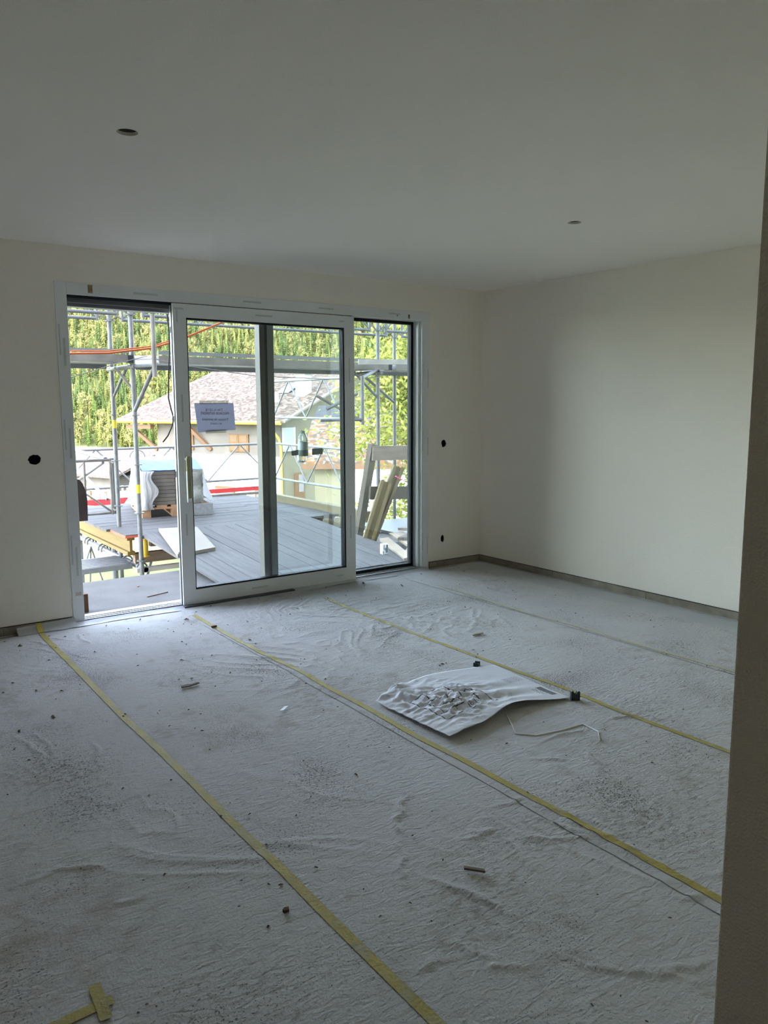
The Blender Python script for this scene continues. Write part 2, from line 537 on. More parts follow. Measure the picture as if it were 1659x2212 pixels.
def fleece_h(x, y):
    """height of the crumpled fleece above the floor (metres)"""
    x, y = np.asarray(x, float), np.asarray(y, float)
    w = value_noise(x * 1.7, y * 1.7, 1) * 0.35
    h = 0.0012 * value_noise(x * 2.2, y * 2.2, 2)
    mask = np.clip(value_noise(x * 1.3 + 9, y * 1.3, 3) * 1.4 + 0.15, 0, 1)
    rid = (1 - np.abs(value_noise((x + w) * 13, (y - w) * 5.5, 4))) ** 5
    rid2 = (1 - np.abs(value_noise((x - w) * 7, (y + w) * 17, 5))) ** 6
    mask2 = np.clip(value_noise(x * 1.1 - 4, y * 1.1 + 7, 6) * 1.4, 0, 1)
    h = h + 0.0062 * mask * rid + 0.0055 * mask2 * rid2
    fold = np.zeros_like(h)
    for (ax, ay, bx, by), hh in zip(FS, FH):
        dx, dy = bx - ax, by - ay
        L2 = dx * dx + dy * dy
        t = np.clip(((x - ax) * dx + (y - ay) * dy) / L2, 0, 1)
        d2 = (x - ax - t * dx) ** 2 + (y - ay - t * dy) ** 2
        fold = np.maximum(fold, hh * np.exp(-d2 / (2 * (0.0045 + 0.35 * hh) ** 2)))
    return h + fold


def fleece_material():
    M = mat('protective_fleece', (0.56, 0.552, 0.542), 0.9, (0.52, 0.512, 0.50), scale=2.2, detail=2, bump=0.25, bump_scale=120, spec=0.15)
    nt = M.node_tree
    b = nt.nodes['Principled BSDF']
    src = b.inputs['Base Color'].links[0].from_socket
    geo = nt.nodes.new('ShaderNodeNewGeometry')

    def dirt(scale, stretch, lo, hi, col, amount, src, mscale):
        mp = nt.nodes.new('ShaderNodeMapping')
        mp.inputs['Scale'].default_value = stretch
        nt.links.new(geo.outputs['Position'], mp.inputs['Vector'])
        n = nt.nodes.new('ShaderNodeTexNoise')
        n.inputs['Scale'].default_value = scale
        n.inputs['Detail'].default_value = 3
        n.inputs['Roughness'].default_value = 0.65
        nt.links.new(mp.outputs[0], n.inputs['Vector'])
        big = nt.nodes.new('ShaderNodeTexNoise')
        big.inputs['Scale'].default_value = mscale
        big.inputs['Detail'].default_value = 0
        nt.links.new(geo.outputs['Position'], big.inputs['Vector'])
        ad = nt.nodes.new('ShaderNodeMath')
        ad.operation = 'MULTIPLY_ADD'
        ad.inputs[1].default_value = 0.45
        nt.links.new(big.outputs['Fac'], ad.inputs[0])
        nt.links.new(n.outputs['Fac'], ad.inputs[2])
        mr = nt.nodes.new('ShaderNodeMapRange')
        mr.inputs['From Min'].default_value = lo
        mr.inputs['From Max'].default_value = hi
        mr.inputs['To Max'].default_value = amount
        nt.links.new(ad.outputs[0], mr.inputs['Value'])
        mx = nt.nodes.new('ShaderNodeMix')
        mx.data_type = 'RGBA'
        mx.inputs['B'].default_value = (*col, 1)
        nt.links.new(mr.outputs[0], mx.inputs['Factor'])
        nt.links.new(src, mx.inputs['A'])
        return mx.outputs['Result']
    src = dirt(9, (1, 1, 1), 0.78, 1.02, (0.32, 0.28, 0.22), 0.55, src, 1.1)
    src = dirt(34, (1, 2.2, 1), 0.84, 0.95, (0.24, 0.21, 0.165), 0.5, src, 1.7)
    src = dirt(110, (1, 1.5, 1), 0.865, 0.93, (0.10, 0.085, 0.07), 0.85, src, 2.4)
    nt.links.new(src, b.inputs['Base Color'])
    mp = nt.nodes.new('ShaderNodeMapping')
    mp.inputs['Scale'].default_value = (1.0, 2.6, 1.0)
    mp.inputs['Rotation'].default_value = (0, 0, 0.5)
    nt.links.new(geo.outputs['Position'], mp.inputs['Vector'])
    n = nt.nodes.new('ShaderNodeTexNoise')
    n.inputs['Scale'].default_value = 15
    n.inputs['Detail'].default_value = 1
    n.inputs['Distortion'].default_value = 1.2
    nt.links.new(mp.outputs[0], n.inputs['Vector'])
    bp = nt.nodes.new('ShaderNodeBump')
    bp.inputs['Strength'].default_value = 0.35
    bp.inputs['Distance'].default_value = 0.012
    nt.links.new(n.outputs['Fac'], bp.inputs['Height'])
    old = b.inputs['Normal'].links[0].from_node
    nt.links.new(bp.outputs[0], old.inputs['Normal'])
    return M


FLEECE = fleece_material()


def sheet_strip(name, x0, x1, y0, y1, res, material, zoff, **kw):
    nx, ny = max(2, int((x1 - x0) / res)), max(2, int((y1 - y0) / res))
    X, Y = np.meshgrid(np.linspace(x0, x1, nx + 1), np.linspace(y0, y1, ny + 1))
    wob = 0.006 * value_noise(Y * 3, X * 0 + 3, 11)
    edge = np.where((X == X.min()) | (X == X.max()), 1.0, 0.0)
    Z = FZ + fleece_h(X, Y) + zoff
    mb = MB()
    vs = np.stack([X + wob * edge, Y, Z], -1).reshape(-1, 3)
    mb.v = [Vector(q) for q in vs]
    mb.f = [(j * (nx + 1) + i, j * (nx + 1) + i + 1, (j + 1) * (nx + 1) + i + 1, (j + 1) * (nx + 1) + i) for j in range(ny) for i in range(nx)]
    return mb.build(name, material, smooth=True, **kw)


strips = [(-5.78, -4.93, 0.025, 0.0035, 'grey protective fleece strip left of the leftmost yellow tape, running along the left wall'),
          (-5.05, -3.965, 0.009, 0.003, 'grey fleece strip on the floor left of the leftmost long yellow tape'),
          (-4.06, -2.965, 0.009, 0.0, 'grey fleece strip between the two nearest long yellow tapes'),
          (-3.04, -1.97, 0.009, 0.003, 'grey fleece strip lying under the crumpled plan sheet'),
          (-2.05, -0.98, 0.0125, 0.0, 'grey fleece strip between the plan sheet and the faintest yellow tape'),
          (-1.07, -0.30, 0.0125, 0.003, 'narrow grey fleece strip nearest the right wall, right of the faintest tape')]
for x0, x1, res, zo, lab in strips:
    ye = -4.69 if x1 > -3.5 else -5.9
    sheet_strip('fleece_strip', x0, x1, ye, -0.075, res, FLEECE, zo, label=lab, cat='floor fleece', group='protective fleece strips')
box((-0.34, -4.69, FZ - 0.012), (-0.012, -0.02, FZ - 0.004)).build('floor_edge_film', mat('grey_film', (0.50, 0.51, 0.51), 0.75, (0.45, 0.46, 0.46), scale=3), label='smooth grey film along the foot of the right wall', cat='floor film')
# strip of film turned up along the door threshold and the back wall
FILM = mat('threshold_film', (0.550, 0.560, 0.570), 0.55, (0.470, 0.480, 0.490), scale=4)
mb = MB()
mb.grid(lambda u, v: Vector((-4.12 + u * 3.45, -0.085 - 0.03 * math.sin(u * 23) * 0.3 + v * 0.075,
                             FZ + 0.004 + 0.014 * v ** 2 + 0.003 * noise.noise(Vector((u * 30, v * 3, 0))))), 150, 6)
mb.build('threshold_film', FILM, label='grey film strip lying along the sliding door threshold', cat='floor film', smooth=True)
mb = MB()
mb.grid(lambda u, v: Vector((-4.12 + u * 0.37, -0.012 - 0.075 * (1 - v) ** 2, FZ + 0.006 + (0.035 + 0.014 * u) * v + 0.003 * noise.noise(Vector((u * 9, v * 5, 2))))), 24, 10)
mb.build('upturned_film', FILM, label='flap of grey film turned up against the wall left of the door', cat='floor film', smooth=True)

# yellow tapes
def tape_material():
    M = mat('yellow_masking_tape', (0.47, 0.39, 0.10), 0.7, (0.40, 0.335, 0.11), scale=9, detail=6, bump=0.3, bump_scale=80)
    nt = M.node_tree
    b = nt.nodes['Principled BSDF']
    src = b.inputs['Base Color'].links[0].from_socket
    geo = nt.nodes.new('ShaderNodeNewGeometry')
    n = nt.nodes.new('ShaderNodeTexNoise')
    n.inputs['Scale'].default_value = 14
    n.inputs['Detail'].default_value = 7
    nt.links.new(geo.outputs['Position'], n.inputs['Vector'])
    mr = nt.nodes.new('ShaderNodeMapRange')
    mr.inputs['From Min'].default_value = 0.50
    mr.inputs['From Max'].default_value = 0.72
    mr.inputs['To Max'].default_value = 0.8
    nt.links.new(n.outputs['Fac'], mr.inputs['Value'])
    mx = nt.nodes.new('ShaderNodeMix')
    mx.data_type = 'RGBA'
    mx.inputs['B'].default_value = (0.40, 0.375, 0.27, 1)
    nt.links.new(mr.outputs[0], mx.inputs['Factor'])
    nt.links.new(src, mx.inputs['A'])
    nt.links.new(mx.outputs['Result'], b.inputs['Base Color'])
    return M


TAPE = tape_material()


def tape(pts, w, label, lift=0.0055, material=None, name='masking_tape', group='yellow tapes on the floor fleece', step=0.02):
    P = [Vector((x, y, 0)) for x, y in pts]
    fine = []
    for a, b in zip(P[:-1], P[1:]):
        n = max(1, int((b - a).length / step))
        fine += [a.lerp(b, i / n) for i in range(n)]
    fine.append(P[-1])
    n = len(fine)
    sm = [sum((fine[min(max(i + k, 0), n - 1)] for k in range(-4, 5)), Vector()) / 9 for i in range(n)]
    sm[0], sm[-1] = fine[0], fine[-1]
    vs, fs = [], []
    nw = 4
    for i in range(n):
        d = (sm[min(i + 1, n - 1)] - sm[max(i - 1, 0)]).normalized()
        s = Vector((d.y, -d.x, 0))
        for k in range(nw + 1):
            vs.append(sm[i] + s * w * (k / nw - 0.5))
    A = np.array([tuple(q) for q in vs])
    z = FZ + fleece_h(A[:, 0], A[:, 1]) + lift
    mb = MB()
    mb.v = [Vector((q[0], q[1], zz)) for q, zz in zip(A, z)]
    mb.f = [(i * (nw + 1) + k, (i + 1) * (nw + 1) + k, (i + 1) * (nw + 1) + k + 1, i * (nw + 1) + k + 1) for i in range(n - 1) for k in range(nw)]
    return mb.build(name, material or TAPE, label=label, cat='tape', group=group, smooth=True)


tape([(-3.985, -0.085), (-3.992, -0.269), (-3.988, -0.759), (-3.988, -1.349), (-3.99, -1.793), (-3.977, -2.287), (-3.976, -2.681), (-3.976, -2.932), (-3.975, -3.152), (-3.969, -3.41), (-3.972, -3.635), (-3.967, -4.126), (-3.965, -5.0)], 0.034,
     'leftmost long yellow tape on the floor, nearest the camera and brightest')
tape([(-3.002, -0.27), (-3.008, -0.816), (-3.01, -1.272), (-2.982, -1.719), (-2.985, -2.126), (-2.977, -2.361), (-2.982, -2.559), (-2.99, -2.826), (-2.975, -3.096), (-2.975, -3.425), (-2.971, -3.848), (-2.973, -4.28), (-2.975, -4.68)], 0.032,
     'long yellow tape passing along the near left side of the plan sheet')
tape([(-1.987, -0.385), (-2.015, -0.999), (-2.019, -1.492), (-2.009, -1.929), (-2.003, -2.279), (-1.998, -2.554), (-1.983, -2.828), (-2.01, -3.157), (-2.001, -3.736), (-2.0, -4.65)], 0.030,
     'long yellow tape passing along the far right side of the plan sheet')
FAINT = mat('worn_masking_tape', (0.545, 0.50, 0.30), 0.75, (0.52, 0.51, 0.44), scale=8, detail=5)
tape([(-1.01, -0.6), (-1.01, -0.903), (-1.05, -1.562), (-1.025, -2.119), (-1.04, -2.639), (-1.027, -3.192), (-1.03, -4.6)], 0.026,
     'faintest worn yellow tape, nearest the right wall', material=FAINT)
tape([(-4.80, -3.62), (-4.58, -3.612)], 0.034, 'short yellow tape piece at the bottom left, arm of a cross', lift=0.0065)
tape([(-4.605, -3.535), (-4.613, -3.672)], 0.030, 'short yellow tape piece crossing the other at the bottom left', lift=0.0085)
mb = MB()
mb.grid(lambda u, v: Vector((-3.985 + 0.034 * (u - 0.5), -0.02 - 0.075 * (1 - v) ** 2, FZ + 0.010 + 0.045 * v)), 2, 8)
mb.build('masking_tape', mat('bright_masking_tape', (0.62, 0.52, 0.10), 0.6), label='bit of bright yellow tape holding the film against the left wall', cat='tape', group='yellow tapes on the floor fleece')

# ------------------------------------------------------------------ sliding door
door = thing('door_1', 'white sliding glass door with fixed light, half open', None, (-2.2, 0.08, FZ), kind='structure')
box((-3.758, -0.007, FZ), (-3.683, 0.175, 2.272)).build('frame_jamb', WHITE_PVC, door, bevel=0.002)
box((-0.720, -0.007, FZ), (-0.637, 0.175, 2.272)).build('frame_jamb', WHITE_PVC, door, bevel=0.002)
box((-3.683, -0.0065, 2.192), (-0.720, 0.175, 2.271)).build('frame_head', WHITE_PVC, door, bevel=0.002)
box((-3.683, 0.058, 2.150), (-2.20, 0.095, 2.192)).build('head_track', ALU_DARK, door)
box((-3.683, 0.095, 2.128), (-2.20, 0.175, 2.192)).build('head_track', ALU_DARK, door)
box((-3.683, 0.010, 2.172), (-1.44, 0.055, 2.192)).build('head_seal', BLACK, door)
mb = MB().box((-3.683, -0.02, FZ), (-0.720, 0.20, FZ + 0.010))
mb.build('threshold', ALU, door, bevel=0.001)
for y0 in (0.005, 0.045, 0.085):
    box((-3.683, y0, FZ + 0.010), (-0.720, y0 + 0.010, FZ + 0.024)).build('threshold_rib', ALU, door)
box((-2.985, -0.062, FZ), (-2.06, -0.016, FZ + 0.018)).build('floor_seal', mat('dark_grey_seal', (0.085, 0.09, 0.10), 0.6), door, bevel=0.003)
# jamb steps on the right
box((-0.735, 0.03, FZ + 0.02), (-0.720, 0.175, 2.192)).build('jamb_step', WHITE_PVC, door)
# fixed light behind the leaf
mb = MB()
mb.box((-0.762, 0.100, 0.0), (-0.735, 0.150, 2.192))
mb.box((-2.25, 0.100, 0.004), (-0.735, 0.150, 0.030))
mb.box((-2.25, 0.100, 2.168), (-0.735, 0.150, 2.192))
mb.build('fixed_gasket', BLACK, door)
box((-2.252, 0.085, 0.0), (-2.205, 0.165, 2.19)).build('fixed_mullion', mat('bronze_grey_profile', (0.10, 0.098, 0.085), 0.5), door, bevel=0.002)
box((-2.205, 0.078, 0.0), (-2.190, 0.160, 2.19)).build('mullion_seal', BLACK, door)
box((-2.190, 0.085, 0.0), (-2.130, 0.160, 2.19)).build('fixed_stile', ALU_GREEN, door, bevel=0.002)
box((-2.130, 0.123, 0.03), (-0.762, 0.127, 2.168)).build('fixed_pane', GLASS2, door)
# sliding leaf
lm = MB()
X0, X1, Z0, Z1, YA, YB = -2.975, -1.440, -0.012, 2.186, -0.016, 0.050
gx0, gx1, gz0, gz1 = -2.876, -1.536, 0.106, 2.090
o2 = [(X0, Z0), (X1, Z0), (X1, Z1), (X0, Z1)]
i2 = [(gx0, gz0), (gx1, gz0), (gx1, gz1), (gx0, gz1)]
vs = [(a, y, b) for y in (YA, YB) for lp in (o2, i2) for a, b in lp]
fs = []
for k in range(4):
    j = (k + 1) % 4
    fs += [(k, j, 4 + j, 4 + k), (8 + j, 8 + k, 12 + k, 12 + j), (k, 8 + k, 8 + j, j), (4 + k, 4 + j, 12 + j, 12 + k)]
lm.add(vs, fs)
leaf = lm.build('sliding_leaf', WHITE_PVC, door, bevel=0.003)
gm = MB()
for lo, hi in (((gx0, -0.004, gz0), (gx0 + 0.010, 0.046, gz1)), ((gx1 - 0.012, -0.010, gz0), (gx1, 0.046, gz1)),
               ((gx0, -0.004, gz0), (gx1, 0.046, gz0 + 0.012)), ((gx0, -0.004, gz1 - 0.012), (gx1, 0.046, gz1))):
    gm.box(lo, hi)
gm.build('pane_gasket', BLACK, leaf)
box((gx0 + 0.010, 0.018, gz0 + 0.012), (gx1 - 0.012, 0.022, gz1 - 0.012)).build('glass_pane', GLASS, leaf)
box((X0 - 0.004, 0.004, Z0), (X0, 0.013, Z1)).build('edge_seal', BLACK, leaf)
box((X0 - 0.003, 0.022, Z0), (X0, 0.040, Z1)).build('edge_profile', ALU, leaf)
for z in (0.35, 0.95, 1.35, 1.98):
    box((X0 - 0.005, 0.026, z), (X0 - 0.002, 0.036, z + 0.045)).build('lock_slot', BLACK, leaf)
# handle
box((-2.936, -0.028, 0.925), (-2.906, -0.015, 1.130)).build('handle_plate', WHITE_PVC, leaf, bevel=0.004)
hm = MB().tube((-2.921, -0.018, 1.085), (-2.921, -0.066, 1.085), 0.012, 12)
hm.build('handle_neck', WHITE_PVC, leaf, smooth=False)
hm = MB()
prof = [(1.105, 0.012), (1.085, 0.016), (1.03, 0.015), (0.95, 0.013), (0.86, 0.012), (0.80, 0.011)]
vs = []
for z, w in prof:
    vs += [(-2.921 - w, -0.078, z), (-2.921 + w, -0.078, z), (-2.921 + w, -0.060, z), (-2.921 - w, -0.060, z)]
fs = [(0, 1, 2, 3), tuple(reversed(range(len(vs) - 4, len(vs))))]
for k in range(len(prof) - 1):
    a = 4 * k
    fs += [(a + i, a + 4 + i, a + 4 + (i + 1) % 4, a + (i + 1) % 4) for i in range(4)]
hm.add(vs, fs).build('handle_lever', mat('olive_film_handle', (0.42, 0.40, 0.20), 0.4, (0.33, 0.32, 0.17), scale=30), leaf, bevel=0.003)
hm = MB()
hm.box((-2.938, -0.081, 0.775), (-2.933, -0.06, 1.0))
hm.box((-2.909, -0.081, 0.775), (-2.904, -0.06, 1.0))
hm.box((-2.938, -0.081, 0.772), (-2.904, -0.06, 0.777))
hm.build('handle_film_edge', mat('clear_film_edge', (0.66, 0.67, 0.62), 0.3), leaf)
# tape residues, shims and stickers on the white profiles
def res_mark(x, z, w, h, parent=door, y=-0.0072, m=TAPE_RES, name='tape_residue'):
    box((x - w / 2, y - 0.0006, z - h / 2), (x + w / 2, y + 0.001, z + h / 2)).build(name, m, parent)


for x, z, w, h in ((-3.16, 2.232, 0.17, 0.014), (-2.35, 2.236, 0.15, 0.012), (-1.70, 2.232, 0.14, 0.012), (-1.02, 2.235, 0.12, 0.012),
                   (-3.742, 1.90, 0.010, 0.20), (-3.715, 1.82, 0.014, 0.18), (-3.742, 1.28, 0.010, 0.2), (-3.712, 1.22, 0.013, 0.2),
                   (-3.742, 0.50, 0.011, 0.2), (-3.713, 0.42, 0.013, 0.2), (-0.707, 1.15, 0.007, 0.18), (-0.652, 1.10, 0.007, 0.16),
                   (-0.707, 0.24, 0.007, 0.16), (-0.652, 0.2, 0.007, 0.16), (-0.700, 1.75, 0.007, 0.16), (-0.652, 1.70, 0.007, 0.16)):
    res_mark(x, z, w, h)
for x, z, w, h in ((-2.93, 2.15, 0.07, 0.012), (-2.945, 2.10, 0.012, 0.09), (-2.26, 2.14, 0.14, 0.013), (-1.56, 2.14, 0.05, 0.010),
                   (-2.93, 1.45, 0.012, 0.2), (-2.93, 0.60, 0.013, 0.16), (-1.49, 1.75, 0.011, 0.2), (-1.49, 0.45, 0.011, 0.2),
                   (-2.35, 0.05, 0.14, 0.013), (-1.60, 0.045, 0.06, 0.012)):
    res_mark(x, z, w, h, leaf, -0.0162)
SHIM = mat('brown_wood_shim', (0.36, 0.28, 0.17), 0.8, (0.2, 0.14, 0.08), scale=60)
res_mark(-3.531, 2.236, 0.030, 0.052, m=SHIM, name='wood_shim')
res_mark(-0.865, 2.221, 0.020, 0.034, m=SHIM, name='wood_shim')
res_mark(-0.99, 2.222, 0.012, 0.010, m=ALU_DARK, name='plug')
res_mark(-3.716, 0.194, 0.040, 0.026, m=mat('pale_sticker', (0.62, 0.57, 0.54), 0.6), name='sticker')
for z in (2.04, 1.265, 0.27):
    MB().tube((-3.683, 0.13, z), (-3.655, 0.13, z), 0.007, 8).build('stop_pin', BLACK, door)

# ------------------------------------------------------------------ things on the glass
sg = thing('paper_notice', 'white A4 paper notice with mirrored red and grey lettering taped to the glass', 'notice', (-2.66, 0.028, 1.283))
NOTICE = translucent('notice_paper', (0.52, 0.525, 0.60), 0.4)
mb = MB()
cs = [(-2.822, 1.487), (-2.512, 1.487), (-2.498, 1.285), (-2.800, 1.272)]
mb.extrude([(x, 0.0265, z) for x, z in cs], (0, 0.0008, 0))
mb.build('sheet', NOTICE, sg)
TAPE_CLEAR = glass_mat('clear_tape', (0.72, 0.74, 0.70), haze=0.12)
mb = MB().extrude([(-2.78, 0.0255, 1.478), (-2.555, 0.0255, 1.481), (-2.548, 0.0255, 1.505), (-2.785, 0.0255, 1.505)], (0, 0.0008, 0))
mb.build('adhesive_tape', TAPE_CLEAR, sg)
mb = MB().extrude([(-2.74, 0.0282, 1.262), (-2.575, 0.0282, 1.266), (-2.573, 0.0282, 1.29), (-2.742, 0.0282, 1.29)], (0, 0.0006, 0))
mb.build('adhesive_tape', TAPE_CLEAR, sg)


def lettering(txt, x, z, size, m, bold=0.0, tilt=0.0):
    cu = bpy.data.curves.new('lettering', 'FONT')
    cu.body = txt
    cu.size = size
    cu.align_x = 'CENTER'
    cu.offset = bold
    cu.materials.append(m)
    tmp = bpy.data.objects.new('lettering_curve', cu)
    COL.objects.link(tmp)
    dg = bpy.context.evaluated_depsgraph_get()
    me = bpy.data.meshes.new_from_object(tmp.evaluated_get(dg))
    bpy.data.objects.remove(tmp)
    o = bpy.data.objects.new('lettering', me)
    COL.objects.link(o)
    o.parent = sg
    # faces outwards (+y): from the room it reads mirrored, as print showing through the sheet
    o.rotation_euler = (math.radians(90), tilt, math.radians(180))
    o.location = Vector((x, 0.0262, z)) - WL[sg]
    return o


TXR = mat('faded_red_ink', (0.40, 0.20, 0.27), 0.8)
TXG = mat('grey_ink', (0.20, 0.21, 0.29), 0.8)
lettering('Dès le 10.06', -2.668, 1.428, 0.027, TXR, 0.0002)
lettering('PASSAGE INTERDIT', -2.663, 1.402, 0.0265, TXR, 0.0004, math.radians(-1))
lettering('Travaux de peinture', -2.660, 1.358, 0.0255, TXG, 0.0003, math.radians(-1.5))
lettering('en cours', -2.655, 1.328, 0.0255, TXG, 0.0003, math.radians(-1.5))

# insect trap bottle taped to the outside of the fixed pane
PET = glass_mat('clear_plastic', (0.86, 0.90, 0.87), haze=0.06)
bt = thing('bottle_trap', 'clear plastic bottle trap taped to the window pane with dark green tape', 'bottle', (-1.832, 0.176, 0.994))
bc = (-1.828, 0.178, 0)
MB().lathe(bc, [(0.034, 1.090), (0.042, 1.100), (0.042, 1.150), (0.042, 1.190), (0.038, 1.205), (0.026, 1.232), (0.0165, 1.243), (0.0165, 1.258)], 24).build('bottle_top', PET, bt, smooth=True)
MB().lathe(bc, [(0.0425, 1.095), (0.0425, 1.168)], 24).build('bottle_label', mat('green_grey_label', (0.33, 0.40, 0.385), 0.5, (0.45, 0.52, 0.50), scale=40), bt, smooth=True)
for z in (1.240, 1.252):
    MB().lathe(bc, [(0.017, z), (0.0195, z + 0.002), (0.0195, z + 0.005), (0.017, z + 0.007)], 20).build('neck_ring', mat('dark_teal', (0.03, 0.06, 0.06), 0.5), bt)
MB().lathe((-1.842, 0.178, 0), [(0.040, 1.078), (0.038, 1.03), (0.036, 1.0), (0.0, 0.997)], 24).build('bottle_cup', PET, bt, smooth=True)
rnd = random.Random(5)
mb = MB()
for k in range(26):
    a, r = rnd.uniform(0, 6.28), rnd.uniform(0, 0.03)
    c = Vector((-1.842 + r * math.cos(a), 0.178 + r * math.sin(a), 1.002 + rnd.uniform(0, 0.010)))
    d = Vector((rnd.uniform(-1, 1), rnd.uniform(-1, 1), rnd.uniform(-0.4, 0.4))).normalized()
    mb.path([c - d * 0.005, c, c + d * 0.005], 0.003, 5, rs=[0.001, 0.003, 0.001])
mb.build('dead_insects', mat('insect_black', (0.012, 0.012, 0.014), 0.6), bt, kind='stuff')
DGT = mat('dark_green_tape', (0.035, 0.075, 0.062), 0.5, (0.055, 0.10, 0.085), scale=20)
mb = MB().extrude([(-1.962, 0.129, 1.062), (-1.90, 0.129, 1.064), (-1.90, 0.129, 1.108), (-1.965, 0.129, 1.100)], (0, 0.0015, 0))
mb.extrude([(-1.77, 0.129, 1.060), (-1.668, 0.129, 1.064), (-1.667, 0.129, 1.112), (-1.77, 0.129, 1.114)], (0, 0.0015, 0))
mb.lathe(bc, [(0.0435, 1.052), (0.0445, 1.075), (0.0435, 1.102)], 24)
mb.build('green_tape_band', DGT, bt, smooth=False)

# ------------------------------------------------------------------ plan sheet on the floor
def plan_material():
    M = bpy.data.materials.new('printed_plan')
    M.use_nodes = True
    nt = M.node_tree
    b = nt.nodes['Principled BSDF']
    b.inputs['Roughness'].default_value = 0.75
    b.inputs['Specular IOR Level'].default_value = 0.25
    at = nt.nodes.new('ShaderNodeUVMap')
    sep = nt.nodes.new('ShaderNodeSeparateXYZ')
    nt.links.new(at.outputs[0], sep.inputs[0])

    def math_(op, a, b_=None):
        n = nt.nodes.new('ShaderNodeMath')
        n.operation = op
        for i, q in enumerate((a, b_)):
            if q is None:
                continue
            if isinstance(q, (int, float)):
                n.inputs[i].default_value = q
            else:
                nt.links.new(q, n.inputs[i])
        return n.outputs[0]

    def rect(u0, u1, v0, v1):
        x, y = sep.outputs[0], sep.outputs[1]
        return math_('MULTIPLY', math_('MULTIPLY', math_('GREATER_THAN', x, u0), math_('LESS_THAN', x, u1)),
                     math_('MULTIPLY', math_('GREATER_THAN', y, v0), math_('LESS_THAN', y, v1)))

    def brick(scale, w, h, mortar, off=0.5):
        n = nt.nodes.new('ShaderNodeTexBrick')
        n.inputs['Scale'].default_value = scale
        n.inputs['Mortar Size'].default_value = mortar
        n.inputs['Mortar Smooth'].default_value = 0
        n.inputs['Brick Width'].default_value = w
        n.inputs['Row Height'].default_value = h
        n.offset = off
        nt.links.new(at.outputs[0], n.inputs['Vector'])
        return n.outputs['Fac']
    walls = [(0.12, 0.56, 0.715, 0.735), (0.12, 0.56, 0.235, 0.250), (0.12, 0.132, 0.235, 0.735), (0.548, 0.56, 0.235, 0.60),
             (0.12, 0.40, 0.560, 0.575), (0.22, 0.56, 0.445, 0.458), (0.12, 0.34, 0.345, 0.356), (0.225, 0.235, 0.56, 0.73),
             (0.305, 0.314, 0.44, 0.57), (0.40, 0.412, 0.45, 0.73), (0.34, 0.35, 0.24, 0.45), (0.47, 0.482, 0.24, 0.45),
             (0.17, 0.178, 0.35, 0.56), (0.26, 0.268, 0.24, 0.35), (0.44, 0.56, 0.60, 0.610), (0.41, 0.418, 0.25, 0.36),
             (0.375, 0.381, 0.25, 0.36), (0.435, 0.441, 0.25, 0.36), (0.50, 0.506, 0.46, 0.60), (0.34, 0.47, 0.355, 0.362)]
    ink = None
    for w_ in walls:
        u0, u1, v0, v1 = w_
        if u1 - u0 < v1 - v0:
            u1 = u0 + (u1 - u0) * 0.62
        else:
            v1 = v0 + (v1 - v0) * 0.62
        q = rect(u0, u1, v0, v1)
        ink = q if ink is None else math_('MAXIMUM', ink, q)
    ink2 = math_('MULTIPLY', brick(60, 1.3, 1.0, 0.10, 0.3), rect(0.36, 0.47, 0.26, 0.35))
    hat = math_('MULTIPLY', brick(60, 8, 1.0, 0.18), rect(0.84, 0.97, 0.55, 0.66))
    txt = math_('MULTIPLY', brick(60, 0.7, 1.5, 0.30, 0.4), rect(0.93, 0.975, 0.12, 0.34))
    txt2 = math_('MULTIPLY', brick(70, 1.4, 2.5, 0.22, 0.3), rect(0.885, 0.92, 0.16, 0.33))
    fold = math_('MULTIPLY', brick(120, 4, 3, 0.05, 0.3), rect(0.05, 0.95, 0.05, 0.06))
    total = None
    for q, k in ((ink, 0.93), (ink2, 0.6), (hat, 0.55), (txt, 0.85), (txt2, 0.6), (fold, 0.3)):
        t = math_('MULTIPLY', q, k)
        total = t if total is None else math_('MAXIMUM', total, t)
    mx = nt.nodes.new('ShaderNodeMix')
    mx.data_type = 'RGBA'
    mx.inputs['A'].default_value = (0.70, 0.705, 0.74, 1)
    mx.inputs['B'].default_value = (0.035, 0.035, 0.04, 1)
    nt.links.new(total, mx.inputs['Factor'])
    nt.links.new(mx.outputs['Result'], b.inputs['Base Color'])
    return M


